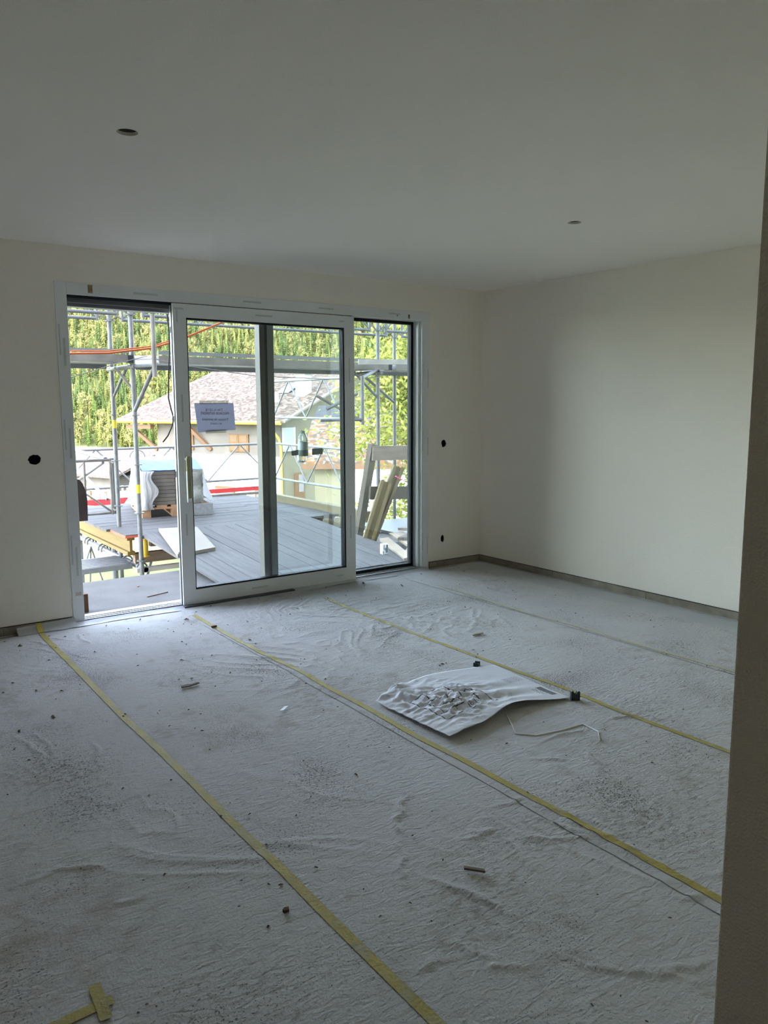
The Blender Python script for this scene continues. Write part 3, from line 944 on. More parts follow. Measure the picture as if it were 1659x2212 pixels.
def plan_pos(u, v):
    """u: 0 left .. 1 right (x), v: 0 near .. 1 far (y)"""
    c00, c10, c11, c01 = Vector((-2.905, -2.955)), Vector((-2.085, -2.945)), Vector((-2.035, -2.335)), Vector((-2.915, -2.395))
    p = (c00 * (1 - u) + c10 * u) * (1 - v) + (c01 * (1 - u) + c11 * u) * v
    p.y += 0.10 * math.sin(math.pi * u) * v ** 3 * 0.9 + 0.075 * (math.exp(-((u - 0.62) / 0.28) ** 2)) * (1 - v) ** 4
    crum = math.exp(-(((u - 0.32) / 0.27) ** 2 + ((v - 0.50) / 0.36) ** 2))
    crum = max(crum, 0.6 * math.exp(-((u - 0.16) / 0.12) ** 2) * (0.3 + v))
    q = Vector((p.x * 11, p.y * 11, 0.5))
    rdg = 0.0
    for k, (sx, sy, a) in enumerate(((9, 22, 1.0), (20, 14, 0.7), (33, 40, 0.35))):
        n = noise.noise(Vector((p.x * sx + 0.35 * sy * p.y, p.y * sy - 0.2 * sx * p.x, 3.1 * k)))
        rdg += a * (1 - abs(n) * 2.0)
    h = 0.005 + crum * (0.016 + 0.021 * rdg)
    # lifted near edge, ripples running to the right corner
    h += 0.035 * math.exp(-((u - 0.55) / 0.30) ** 2) * math.exp(-(v / 0.22) ** 2)
    h += 0.018 * math.exp(-((u - 0.08) / 0.2) ** 2) * math.exp(-(v / 0.3) ** 2)
    h += 0.008 * (1 + math.sin(v * 26 + u * 5)) * math.exp(-((u - 0.66) / 0.2) ** 2) * math.exp(-((v - 0.4) / 0.3) ** 2)
    h += 0.012 * math.exp(-((u - 0.45) / 0.3) ** 2) * v ** 4
    return Vector((p.x, p.y, FZ + 0.006 + max(h, 0.002)))


NU, NV = 130, 96
pm = MB().grid(plan_pos, NU, NV)
plan = pm.build('plan_sheet', plan_material(), label='large crumpled white plan sheet with black line drawing on the floor', cat='plan sheet', smooth=True)
uvl = plan.data.uv_layers.new(name='UVMap')
for lp in plan.data.loops:
    i = lp.vertex_index
    uvl.data[lp.index].uv = ((i % (NU + 1)) / NU, (i // (NU + 1)) / NV)
sld = plan.modifiers.new('paper', 'SOLIDIFY')
sld.thickness = 0.0007


def clip(loc, ang, label, hs=1.0):
    """weight of black channel section with a small screw"""
    g = thing('channel_weight', label, 'clip', loc, 'black pieces at the plan corners')
    R_ = Matrix.Rotation(ang, 3, 'Z')
    base = Vector(loc)
    t = lambda x, y, z: base + R_ @ Vector((x, y, z))
    pr = [(-0.022, 0.0), (0.022, 0.0), (0.022, 0.044), (0.016, 0.050), (0.010, 0.044), (0.006, 0.030), (-0.006, 0.030), (-0.010, 0.044), (-0.016, 0.050), (-0.022, 0.044)]
    MB().extrude([t(x, -0.014, z * hs) for x, z in pr], R_ @ Vector((0, 0.028, 0))).build('channel', mat('black_plastic', (0.022, 0.03, 0.034), 0.45), g)
    MB().tube(t(0.022, 0, 0.015), t(0.032, 0, 0.015), 0.003, 8).build('screw', ALU, g)
    return g


clip((-2.070, -2.952, FZ + 0.006), math.radians(-35), 'small black channel piece at the right corner of the plan sheet')
clip((-2.120, -2.276, FZ + 0.006), math.radians(30), 'small black channel piece half under the far edge of the plan sheet', 0.45)

# litter
CH = mat('wood_chip', (0.20, 0.145, 0.10), 0.85, (0.12, 0.085, 0.06), scale=40)


def chip(name, x, y, pts, hgt, m, label, cat):
    z = FZ + 0.008
    return MB().extrude([(x + a, y + b, z) for a, b in pts], (0, 0, hgt)).build(name, m, label=label, cat=cat)


chip('wood_chip', -3.573, -1.612, [(-0.05, -0.01), (0.0, -0.016), (0.055, 0.0), (0.048, 0.012), (0.012, 0.006), (-0.008, 0.016), (-0.045, 0.006)], 0.006, CH, 'brown splinter of wood lying between the two left tapes', 'wood chip')
chip('wood_chip', -3.016, -0.65, [(-0.02, -0.01), (0.02, -0.006), (0.016, 0.012), (-0.016, 0.008)], 0.010, mat('red_brown', (0.15, 0.06, 0.04), 0.8), 'small reddish crumb on the second tape near the door', 'crumb')
chip('cardboard_scrap', -1.702, -1.829, [(-0.05, -0.006), (0.04, -0.012), (0.05, 0.004), (-0.02, 0.010)], 0.006, mat('tan_card', (0.36, 0.27, 0.17), 0.9), 'small tan scrap of card behind the plan sheet', 'scrap')
chip('sticker_scrap', -3.323, -2.189, [(-0.03, -0.018), (-0.012, -0.024), (0.034, 0.012), (0.018, 0.020)], 0.002, mat('pale_blue_foil', (0.62, 0.74, 0.78), 0.3), 'pale blue shiny scrap left of the plan sheet', 'scrap')
g = thing('wood_stick', 'short pale stick lying on the fleece in the foreground', 'stick', (-3.469, -3.737, FZ + 0.006))
MB().beam((-3.492, -3.712, FZ + 0.014), (-3.450, -3.765, FZ + 0.014), 0.009, 0.009).build('stick_body', mat('pale_stick', (0.60, 0.59, 0.55), 0.7), g, bevel=0.001)
MB().beam((-3.494, -3.716, FZ + 0.008), (-3.452, -3.769, FZ + 0.008), 0.008, 0.004).build('stick_bark', CH, g)
chip('earth_crumb', -4.062, -3.568, [(-0.009, -0.006), (0.006, -0.008), (0.011, 0.004), (0.0, 0.009), (-0.010, 0.003)], 0.009, mat('earth_brown', (0.10, 0.065, 0.03), 0.9), 'dark brown crumb just left of the leftmost tape in the foreground', 'crumb')
STR = [(-2.482, -2.88), (-2.56, -3.0), (-2.609, -3.068), (-2.546, -3.138), (-2.42, -3.165), (-2.283, -3.18), (-2.29, -3.277), (-2.362, -3.345)]
A = np.array(STR)
zs = FZ + fleece_h(A[:, 0], A[:, 1]) + 0.006
MB().path([(x, y, z) for (x, y), z in zip(STR, zs)], 0.0035, 6).build('plastic_strap', mat('white_strap', (0.85, 0.85, 0.82), 0.5), label='thin white plastic strap bent on the floor in front of the plan sheet', cat='strap', smooth=True)
rnd = random.Random(12)
mb = MB()
for k in range(430):
    x = rnd.uniform(-5.0, -0.4)
    y = -0.1 - 4.6 * rnd.random() ** 1.1
    if x > -3.6 and y < -4.6:
        continue
    if -3.0 < x < -2.0 and -3.0 < y < -2.25:
        continue
    s = rnd.uniform(0.0012, 0.0034) * (1.9 if rnd.random() < 0.06 else 1) * (1.0 + 0.22 * (y + 4.6))
    z = FZ + 0.006
    a = rnd.uniform(0, 3.1)
    e = rnd.uniform(1, 2.2)
    c, d = math.cos(a), math.sin(a)
    vs = [(x + (p * e * c - q * d) * s, y + (p * e * d + q * c) * s, z + r * s) for p, q, r in ((-1, -0.6, 0), (1, -0.8, 0), (0.8, 0.8, 0), (-0.8, 0.7, 0), (0.1, 0, 1.1))]
    mb.add(vs, [(0, 1, 4), (1, 2, 4), (2, 3, 4), (3, 0, 4)])
mb.build('dirt_crumbs', mat('dirt_crumb', (0.16, 0.135, 0.11), 0.9, (0.28, 0.25, 0.21), scale=3, rand=0.5, island=True), kind='stuff', label='scattered dirt crumbs all over the floor fleece', cat='dirt')

# ================================================================== outside
# ------------------------------------------------------------------ balcony slab, ramp and deck
box((-7.0, WT - 0.25, -0.35), (3.2, 1.43, -0.05)).build('balcony_floor', CONC, kind='structure', label='bare concrete balcony slab outside the door')
DZ = 0.134            # top of the timber deck
ramp = thing('plank_ramp', 'weathered plank ramp rising from the door to the timber deck', 'ramp', (-1.45, 0.45, -0.05))
y0, z0r, y1, z1r = 0.42, -0.028, 2.60, 0.138
d = Vector((0, y1 - y0, z1r - z0r)).normalized()
nrm = Vector((1, 0, 0)).cross(d)
xs = []
for a, b in ((-2.42, -1.838), (-1.834, -1.337), (-1.333, -0.847), (-0.843, -0.36)):
    n = 4
    for k in range(n):
        xs.append((a + (b - a) * k / n + (0.0 if k == 0 else 0.0012), a + (b - a) * (k + 1) / n - (0.0025 if k == n - 1 else 0.0012), k))
for i, (a, b, k) in enumerate(xs):
    dz = 0.0015 * ((i * 7) % 3)
    c = Vector(((a + b) / 2, (y0 + y1) / 2, (z0r + z1r) / 2 - 0.012 + dz))
    MB().obox(c, (( b - a) / 2, 0, 0), d * (y1 - y0) / 2 / d.y, nrm * 0.012).build('plank', WOOD_GY, ramp)
for x in (-2.2, -1.4, -0.6):
    MB().beam((x, 1.1, -0.005), (x, 2.55, 0.088), 0.06, 0.05, (1, 0, 0)).build('bearer', WOOD_B, ramp)

deck = thing('timber_deck', 'raised weathered timber deck beyond the ramp', 'deck', (-1.2, 3.9, -0.2))
rnd = random.Random(4)
y = 2.605
while y < 5.2:
    w = 0.105 if y > 3.4 else 0.125
    cutx = rnd.choice((-1.6, -0.9, -0.5))
    xl = -2.33 if y < 3.1 else -2.62
    for a, b in ((xl, cutx), (cutx + 0.003, 0.05)):
        dz = rnd.uniform(-0.0015, 0.0015)
        box((a, y, DZ - 0.027 + dz), (b, y + w - 0.003, DZ + dz)).build('plank', WOOD_GX, deck)
    y += w
box((-2.575, 2.585, DZ - 0.022), (-2.33, 3.10, DZ + 0.002)).build('edge_panel', WOOD_GX, deck)
box((-2.58, 2.58, DZ - 0.030), (-2.325, 3.105, DZ - 0.006)).build('red_panel_edge', mat('red_stained_edge', (0.34, 0.07, 0.045), 0.7), deck)


def h20(mb, a, b, side, hgt=0.2, fl=0.08, ft=0.04, wt=0.028):
    """timber I-beam between a and b; side = direction of its depth"""
    a, b = Vector(a), Vector(b)
    ax = (b - a).normalized()
    s = Vector(side)
    s = (s - ax * s.dot(ax)).normalized()
    t = ax.cross(s)
    for sg_ in (-1, 1):
        o = s * sg_ * (hgt / 2 - ft / 2)
        mb.beam(a + o, b + o, fl, ft, t)
    mb.beam(a, b, wt, hgt - 2 * ft, t)
    return mb


for x, m in ((-2.50, WOOD_Y), (-1.6, WOOD_Y), (-0.7, WOOD_Y)):
    mb = MB()
    h20(mb, (x, 2.66, DZ - 0.130), (x, 5.25, DZ - 0.130), (0, 0, 1))
    mb.build('deck_beam', m, deck)
g = MB()
g.tube((-2.37, 2.60, -0.10), (-2.37, 2.60, 0.085), 0.030, 14)
g.tube((-2.37, 2.60, -0.115), (-2.37, 2.60, -0.095), 0.042, 14)
g.tube((-2.37, 2.60, 0.065), (-2.37, 2.60, 0.085), 0.042, 14)
g.build('beam_clamp', YEL, deck)
box((-2.30, 2.63, -0.02), (0.0, 2.70, 0.095)).build('ledger', WOOD_B, deck)
box((-2.45, 2.70, -0.20), (0.0, 2.78, -0.09)).build('ledger', WOOD_B, deck)
box((-2.50, 2.50, -0.26), (0.3, 2.58, -0.215)).build('ledger', mat('grey_brown_ledger', (0.28, 0.25, 0.22), 0.85), deck)
box((0.05, 2.0, 0.10), (0.13, 4.36, 0.212)).build('edge_beam', WOOD_YP, deck, bevel=0.004)
box((0.045, 2.0, 0.212), (0.14, 4.36, 0.228)).build('edge_beam_cap', WOOD_YP, deck)
MB().beam((-0.62, 5.30, DZ + 0.01), (0.32, 5.27, DZ + 0.012), 0.08, 0.035, (0, 1, 0)).build('toe_board', WOOD_OLD, deck)
for x in (-2.4, 0.0):
    for y in (3.6, 5.1):
        MB().tube((x, y, -5.2), (x, y, DZ - 0.23), 0.035, 10).build('support_prop', STEEL, deck)

slab = MB()
c = Vector((-2.175, 2.06, 0.0))
zz = lambda yy: z0r + (yy - y0) / (y1 - y0) * (z1r - z0r)
pts = [(-2.44, 1.49), (-2.02, 1.585), (-1.83, 2.50), (-2.22, 2.60)]
slab.extrude([(x, y, zz(y) + 0.004) for x, y in pts], (0, 0, 0.034))
slab.build('cream_board', mat('cream_insulation_board', (0.21, 0.185, 0.15), 0.85, (0.19, 0.168, 0.134), scale=6), label='thick cream board lying on the left edge of the ramp', cat='board', bevel=0.003)
for k, (x, y, s) in enumerate(((-0.14, 2.52, 0.05), (-0.13, 2.28, 0.06), (-0.22, 2.40, 0.055))):
    o = MB().beam((x, y, 0.02), (x + 0.02, y + 0.02, 0.155 - 0.02 * k), s * 2, s * 2, (1, 0.2, 0))
    o.build('timber_block', WOOD_OL if k else WOOD_GX, label=('pale timber block on the deck corner beside the yellow edge beam',
            'olive timber block end in the gap right of the ramp, nearer one', 'olive timber block end in the gap right of the ramp, further one')[k], cat='timber block', bevel=0.004)
box((-0.33, 1.45, -0.36), (3.0, 2.6, -0.14)).build('step_floor', CONC, kind='structure')

# ------------------------------------------------------------------ scaffolding along the facade
sc1 = thing('scaffolding', 'galvanised tube scaffolding standing along the facade', 'scaffolding', (-2.45, 2.85, -5.0))
R0 = 0.0242
STICK = mat('yellow_sticker', (0.413, 0.319, 0.011), 0.5)


def standard(x, y, z0=-5.0, z1=4.6, stickers=()):
    st = MB().tube((x, y, z0), (x, y, z1), R0, 14).build('standard', STEEL, sc1, smooth=False)
    for z in (3.37, 2.87, 2.37, 1.87, 1.37, 0.87, 0.37, -0.13, -0.63):
        m = MB().tube((x, y, z - 0.004), (x, y, z + 0.004), 0.052, 8)
        m.build('rosette', STEEL, st)
    for z in stickers:
        MB().tube((x, y, z - 0.045), (x, y, z + 0.045), R0 + 0.001, 14, cap=False).build('sticker', STICK, st)
    return st


standard(-2.45, 2.5, stickers=(0.62,))
standard(-2.44, 3.23, stickers=(1.27,))
standard(0.58, 2.5)
standard(1.353, 3.2)
standard(-5.52, 2.5)
standard(-5.52, 3.23)


def lattice(parent, a, b, z0, z1, n, r=0.017, m=None, name='lattice_guard'):
    """lattice girder between plan points a and b: two chords, end posts and a zigzag of braces"""
    m = m or STEEL
    a, b = Vector((*a, 0)), Vector((*b, 0))
    g = MB().tube((a.x, a.y, z1), (b.x, b.y, z1), r, 10).build(name, m, parent)
    MB().tube((a.x, a.y, z0), (b.x, b.y, z0), r, 10).build('chord', m, g)
    for q in (a, b):
        MB().tube((q.x, q.y, z0 - 0.02), (q.x, q.y, z1 + 0.02), r, 10).build('end_post', m, g)
    for k in range(2 * n):
        p, q = a.lerp(b, k / (2 * n)), a.lerp(b, (k + 1) / (2 * n))
        za, zb = (z0, z1) if k % 2 == 0 else (z1, z0)
        MB().tube((p.x, p.y, za), (q.x, q.y, zb), r * 0.62, 8).build('brace', m, g)
    return g


lattice(sc1, (-5.40, 2.5), (-2.58, 2.5), 2.37, 2.87, 3)
lattice(sc1, (-2.32, 2.5), (0.46, 2.5), 2.37, 2.87, 3)
lattice(sc1, (-5.40, 3.23), (-2.57, 3.23), 2.39, 2.87, 3)
lattice(sc1, (-2.30, 3.23), (1.22, 3.2), 2.39, 2.87, 4)
lattice(sc1, (0.70, 2.5), (2.4, 2.5), 2.37, 2.87, 2)
lattice(sc1, (1.48, 3.2), (3.0, 3.2), 2.39, 2.87, 2)
for (x, y, s) in ((-2.45, 2.5, 1), (-2.45, 2.5, -1), (-2.44, 3.23, 1), (-2.44, 3.23, -1), (0.58, 2.5, -1), (0.58, 2.5, 1), (1.353, 3.2, -1), (1.353, 3.2, 1)):
    MB().path([(x + s * 0.13, y, 2.40), (x + s * 0.08, y, 2.425), (x + s * 0.04, y, 2.39), (x + s * 0.025, y, 2.37)], 0.008, 6).build('coupler', STEEL_D, sc1)
# upper decks: steel side profile, pale underside, light toe strip
for x0, x1, nm in ((-5.50, -2.51, 0), (-2.20, 0.70, 1), (0.82, 3.2, 2)):
    u = box((x0, 2.46, 1.905), (x1, 3.17, 1.97)).build('upper_deck', STEEL_L, sc1)
    box((x0, 2.43, 1.895), (x1, 2.46, 1.972)).build('deck_profile', STEEL_D, u)
    box((x0, 2.445, 1.985), (x1, 2.465, 2.022)).build('toe_strip', STEEL_L, u)
    box((x0, 3.17, 1.86), (x1, 3.20, 1.93)).build('deck_lip', STEEL_L, u)
    e = x1 if nm == 0 else x0
    box((x1 - 0.005, 2.428, 1.893), (x1 + 0.05, 2.50, 1.968)).build('deck_hook', BLACK, u)
MB().tube((-2.45, 2.42, 1.86), (-2.45, 3.3, 1.86), R0, 12).build('transom', STEEL, sc1)
MB().tube((0.58, 2.42, 1.86), (0.58, 3.3, 1.86), R0, 12).build('transom', STEEL, sc1)
MB().tube((-2.45, 2.55, 1.945), (-2.22, 2.50, 1.955), 0.022, 10).build('ledger', PLAIN_W, sc1)
MB().beam((0.18, 2.33, 1.972), (1.6, 1.72, 1.985), 0.06, 0.056, (0, 0, 1)).build('console_plank', mat('pale_grey_plank', (0.24, 0.23, 0.215), 0.85, (0.18, 0.172, 0.16), scale=8), sc1)
# braces under the upper deck
MB().tube((-2.44, 3.23, 1.55), (-2.35, 3.02, 1.86), 0.016, 8).build('brace', STEEL, sc1)
MB().tube((-2.45, 2.5, 1.62), (-2.50, 2.9, 1.86), 0.014, 8).build('brace', STEEL_D, sc1)
MB().tube((-2.42, 2.56, 1.40), (-2.42, 2.56, 1.87), 0.014, 8).build('brace', STEEL, sc1)
MB().tube((0.58, 2.5, 1.55), (0.22, 2.5, 1.87), 0.016, 8).build('brace', STEEL, sc1)
MB().tube((1.353, 3.2, 1.5), (0.66, 3.0, 1.88), 0.02, 8).build('brace', STEEL_L, sc1)
cbk = MB().tube((-2.375, 2.08, 1.745), (-2.375, 2.08, 2.335), 0.0225, 12).build('console_bracket', STEEL_D, sc1)
MB().tube((-2.45, 2.49, 1.42), (-2.38, 2.10, 1.82), 0.020, 12).build('bracket_brace', STEEL, cbk)
MB().tube((-2.45, 2.5, 1.86), (-2.375, 2.08, 1.86), 0.020, 10).build('bracket_arm', STEEL, cbk)
cbk = MB().tube((0.075, 2.1, 1.24), (0.075, 2.1, 1.80), 0.0225, 12).build('console_bracket', STEEL, sc1)
MB().tube((0.075, 2.1, 1.78), (0.58, 2.5, 1.90), 0.020, 10).build('bracket_arm', STEEL, cbk)
MB().tube((0.07, 2.1, 1.28), (-0.40, 2.35, 1.58), 0.018, 10).build('bracket_brace', STEEL_D, cbk)
MB().tube((0.07, 2.1, 1.30), (-0.5, 2.1, 1.30), 0.018, 10).build('bracket_arm', STEEL, cbk)
MB().tube((0.02, 2.12, 1.60), (-0.35, 2.2, 1.42), 0.018, 10).build('bracket_brace', STEEL, cbk)
# lower steel platform and its hooks
lp = box((-5.45, 2.74, -0.255), (-2.47, 3.30, -0.20)).build('lower_platform', STEEL_L, sc1)
for k in range(7):
    yy = 2.77 + k * 0.072
    box((-5.45, yy, -0.20), (-2.47, yy + 0.046, -0.196)).build('platform_rib', STEEL_L, lp)
tr = MB().tube((-2.41, 2.5, -0.235), (-2.41, 5.4, -0.235), 0.03, 12).build('transom', STEEL_L, sc1)
for yy in (2.62, 2.86, 3.10, 3.90, 4.02, 4.50, 4.62):
    MB().path([(-2.41 + 0.055 * math.cos(t), yy, -0.235 + 0.055 * math.sin(t)) for t in [math.pi * k / 8 for k in range(-1, 10)]], 0.010, 7).build('hook', STEEL, tr)
for (x, y, x2, y2) in ((-2.45, 4.4, -2.75, 4.4), (-2.45, 4.4, -2.45, 4.6), (-2.45, 4.4, -2.2, 4.5)):
    MB().tube((x, y, -0.26), (x2, y2, -1.1), 0.010, 8).build('brace', STEEL, sc1)
MB().tube((-2.44, 3.23, -1.3), (-2.1, 3.23, -0.3), 0.018, 8).build('brace', STEEL, sc1)
MB().tube((-3.2, 3.0, -0.26), (-3.2, 3.0, -2.0), 0.018, 8).build('brace', STEEL, sc1)
box((0.62, 1.95, -0.16), (3.1, 3.15, -0.10)).build('side_platform', STEEL_L, sc1)

# ------------------------------------------------------------------ lattice guard railing around the deck
gr = thing('guard_railing', 'tube lattice guard railing around the timber deck', 'railing', (0.6, 5.3, 0.0))
for q in ((0.60, 5.33), (0.60, 3.30)):
    MB().tube((q[0], q[1], -0.3), (q[0], q[1], 1.86), 0.024, 12).build('post', STEEL_L, gr)
lattice(gr, (-2.60, 5.32), (0.56, 5.32), 0.36, 0.885, 3, m=STEEL_L)
lattice(gr, (0.60, 5.30), (0.60, 3.33), 0.35, 0.885, 2, m=STEEL_L)
lattice(gr, (0.60, 5.30), (0.60, 3.33), 1.285, 1.825, 2, m=STEEL_L)
MB().tube((-2.50, 3.42, 0.88), (-2.37, 5.25, 0.895), 0.022, 10).build('side_rail', STEEL_L, gr)
MB().tube((-2.60, 4.9, 0.87), (-2.49, 3.45, 0.42), 0.017, 10).build('side_brace', STEEL_L, gr)
MB().tube((-2.52, 3.45, 0.84), (-2.47, 5.2, 0.42), 0.017, 10).build('side_brace', STEEL_L, gr)
MB().tube((-2.43, 3.40, 0.26), (-2.43, 3.40, 0.89), 0.017, 10).build('side_post', STEEL_L, gr)
pn = thing('tube_barrier', 'dark steel tube guard panel with diagonal brace at the left of the deck', 'railing', (-2.9, 3.36, 0.16))
for a, b, r in (((-3.6, 0.872), (-2.465, 0.872), 0.015), ((-3.6, 0.278), (-2.465, 0.278), 0.012), ((-2.468, 0.26), (-2.468, 0.89), 0.016),
                ((-2.75, 0.278), (-2.75, 0.872), 0.012), ((-3.6, 0.26), (-3.6, 0.89), 0.016), ((-2.76, 0.52), (-2.475, 0.29), 0.011)):
    MB().tube((a[0], 3.36, a[1]), (b[0], 3.36, b[1]), r, 10).build('panel_tube', STEEL_D, pn)
for z in (0.86, 0.33):
    MB().path([(-2.468, 3.36, z), (-2.455, 3.31, z - 0.02), (-2.44, 3.26, z)], 0.008, 6).build('coupler', STEEL_D, pn)

# cables
MB().path([Vector(q) for q in ((-3.9, 2.2, 1.965), (-3.124, 2.2, 1.950), (-2.769, 2.2, 1.966), (-2.359, 2.2, 2.026), (-2.165, 2.2, 2.087), (-1.985, 2.2, 2.150), (-1.573, 2.2, 2.33), (-1.2, 2.2, 2.6))], 0.010, 8).build('orange_cable', ORANGE, label='thicker orange cable slung along the upper scaffold deck', cat='cable', smooth=True)
MB().path([Vector(q) for q in ((-3.9, 2.17, 1.985), (-3.124, 2.17, 1.972), (-2.769, 2.17, 1.985), (-2.359, 2.17, 2.045), (-2.165, 2.17, 2.108), (-1.985, 2.17, 2.16), (-1.573, 2.17, 2.335), (-1.2, 2.17, 2.6))], 0.006, 8).build('orange_cable', ORANGE, label='thinner orange cable just above the thicker one', cat='cable', smooth=True)
MB().path([Vector(q) for q in ((-2.877, 0.35, 2.26), (-2.877, 0.35, 2.16), (-2.868, 0.35, 2.0), (-2.872, 0.35, 1.861), (-2.885, 0.35, 1.70), (-2.893, 0.35, 1.525), (-2.876, 0.35, 1.44), (-2.862, 0.35, 1.389), (-2.866, 0.35, 1.34), (-2.881, 0.35, 1.298), (-2.91, 0.35, 1.24), (-2.95, 0.35, 1.194))], 0.0055, 8).build('black_cable', BLACK, label='black cable hanging loose beside the sliding leaf', cat='cable', smooth=True)
MB().path([(-3.6, 2.2, 1.60), (-3.124, 2.2, 1.733), (-2.69, 2.2, 1.872), (-2.40, 2.2, 1.95)], 0.004, 6).build('thin_wire', STEEL_D, label='thin grey wire rising to the scaffold standard on the left', cat='wire')
MB().path([(-2.36, 2.2, 1.93), (-1.994, 2.2, 1.865), (-1.24, 2.2, 1.781), (-0.2, 2.25, 1.76), (0.5, 2.3, 1.80)], 0.004, 6).build('thin_wire', STEEL_D, label='thin grey wire sagging under the upper scaffold deck', cat='wire')

# brown boards standing behind the left jamb
BRN = mat('dark_brown_board', (0.045, 0.032, 0.027), 0.8, (0.06, 0.043, 0.035), scale=12)
out = [(-3.80, 0.62), (-3.492, 0.62), (-3.487, 0.78), (-3.497, 0.85), (-3.515, 0.90), (-3.535, 0.928), (-3.56, 0.938), (-3.80, 0.94)]
MB().extrude([(x, 0.50, z) for x, z in out], (0, 0.03, 0)).build('wall_bracket_board', BRN, label='dark brown board with rounded corner fixed outside behind the left jamb', cat='board', bevel=0.004)
box((-3.70, 0.40, -0.05), (-3.548, 0.46, 0.089)).build('brown_block', mat('brown_block', (0.11, 0.055, 0.03), 0.8), label='brown wooden block on the balcony at the foot of the left jamb', cat='block', bevel=0.004)

# ------------------------------------------------------------------ pallet with wrapped stack
PA, PB = Vector((0.979, -0.203, 0)), Vector((0.203, 0.979, 0))
P0 = Vector((-2.02, 3.70, DZ))
pt = lambda a, b, z: P0 + PA * a + PB * b + Vector((0, 0, z))
UZ = Vector((0, 0, 1))


def pbox(a0, a1, b0, b1, z0, z1):
    return MB().obox(pt((a0 + a1) / 2, (b0 + b1) / 2, (z0 + z1) / 2), PA * (a1 - a0) / 2, PB * (b1 - b0) / 2, UZ * (z1 - z0) / 2)


pal = thing('pallet', 'brown wooden pallet under the wrapped stack on the deck', 'pallet', pt(0.4, 0.6, 0))
for a in (0.0, 0.35, 0.70):
    pbox(a, a + 0.10, 0, 1.2, 0.001, 0.023).build('bottom_board', WOOD_PAL, pal)
    for b in (0.0, 0.53, 1.055):
        pbox(a, a + 0.10, b, b + 0.145, 0.023, 0.101).build('block', WOOD_PAL, pal)
for b in (0.0, 0.53, 1.055):
    pbox(0, 0.8, b, b + 0.145, 0.101, 0.122).build('stringer', WOOD_PAL, pal)
for a in (0.0, 0.17, 0.34, 0.51, 0.68):
    pbox(a, a + 0.12, 0, 1.2, 0.122, 0.144).build('top_board', WOOD_PAL, pal)
stk = thing('tile_stack', 'stack of grey boxed tiles on the pallet', 'tile stack', pt(0.4, 0.6, 0.145))
CART = mat('grey_brown_carton', (0.104, 0.093, 0.082), 0.85, (0.087, 0.078, 0.069), scale=5, rand=0.05)
for k in range(9):
    z = 0.145 + k * 0.0455
    for a0, a1 in ((0.10, 0.405), (0.41, 0.715)):
        j = 0.004 * ((k * 5) % 3 - 1)
        pbox(a0 + j, a1 + j, 0.04 + abs(j), 0.56, z, z + 0.043).build('carton', CART, stk, bevel=0.003)
        pbox(a0, a1, 0.58, 1.14, z, z + 0.043).build('carton', CART, stk, bevel=0.003)
for k in range(2):
    z = 0.145 + (9 + k) * 0.0455
    pbox(0.10, 0.71, 0.60, 1.12, z, z + 0.043).build('carton', CART, stk, bevel=0.003)
FILMW = glass_mat('clear_stretch_film', (0.80, 0.80, 0.80), haze=0.22)
mb = MB()
mb.grid(lambda u, v: pt(0.722 + 0.012 * noise.noise(Vector((u * 9, v * 12, 1))) + 0.010, 0.02 + u * 0.5, 0.15 + v * 0.42), 12, 22)
mb.grid(lambda u, v: pt(0.60 + u * 0.135, 0.022 + 0.010 * noise.noise(Vector((u * 7, v * 14, 5))), 0.15 + v * 0.42), 10, 26)
mb.build('stretch_film', FILMW, stk, smooth=True)


WRAP = translucent('white_plastic_film', (0.432, 0.427, 0.422))
BLUE = translucent('blue_plastic_film', (0.035, 0.10, 0.36), 0.2)


def wrap_left(u, v):
    """u along the left side from the near right end round to the far end, v from top to the flared foot"""
    if u < 0.28:                                    # part in front of the tiles
        t = u / 0.28
        a, b = 0.16 - 0.13 * t - 0.04 * math.sin(v * 9) * (1 - t), 0.015
        na, nb = 0, -1
    else:
        t = (u - 0.28) / 0.72
        a, b = 0.03, 0.015 + 1.15 * t
        na, nb = -1, 0
    fl = 0.02 + 0.16 * max(0, v - 0.45) ** 1.4 * (0.8 if u > 0.2 else 0.25)
    fl += 0.022 * noise.noise(Vector((u * 16, v * 2.2, 0.3))) + 0.012 * noise.noise(Vector((u * 40, v * 6, 2)))
    corner = math.exp(-((u - 0.28) / 0.10) ** 2)
    fl += 0.03 * corner * v
    top = 0.56 + (0.085 if u > 0.6 else 0.085 * max(0, (u - 0.28) / 0.32))
    z = top - v * (top - 0.10)
    return pt(a + na * fl, b + nb * fl * 0.7, z)


MB().grid(wrap_left, 70, 36).build('plastic_wrap', WRAP, label='white plastic film draped over the left side of the wrapped stack', cat='plastic film', smooth=True)


def wrap_top(u, v):
    z = 0.565 + 0.10 * min(1, v / 0.45) + 0.006 * noise.noise(Vector((u * 8, v * 8, 4)))
    return pt(0.02 + u * 0.72, 0.03 + v * 1.12, z)


MB().grid(wrap_top, 24, 24).build('blue_plastic_sheet', BLUE, label='blue plastic sheet over the top of the wrapped stack', cat='plastic film', smooth=True)


def wrap_right(u, v):
    fl = 0.02 + 0.13 * v ** 1.8 + 0.008 * noise.noise(Vector((u * 9, v * 4, 8)))
    return pt(0.745 + fl, 0.10 + u * 1.0, 0.56 - v * 0.42)


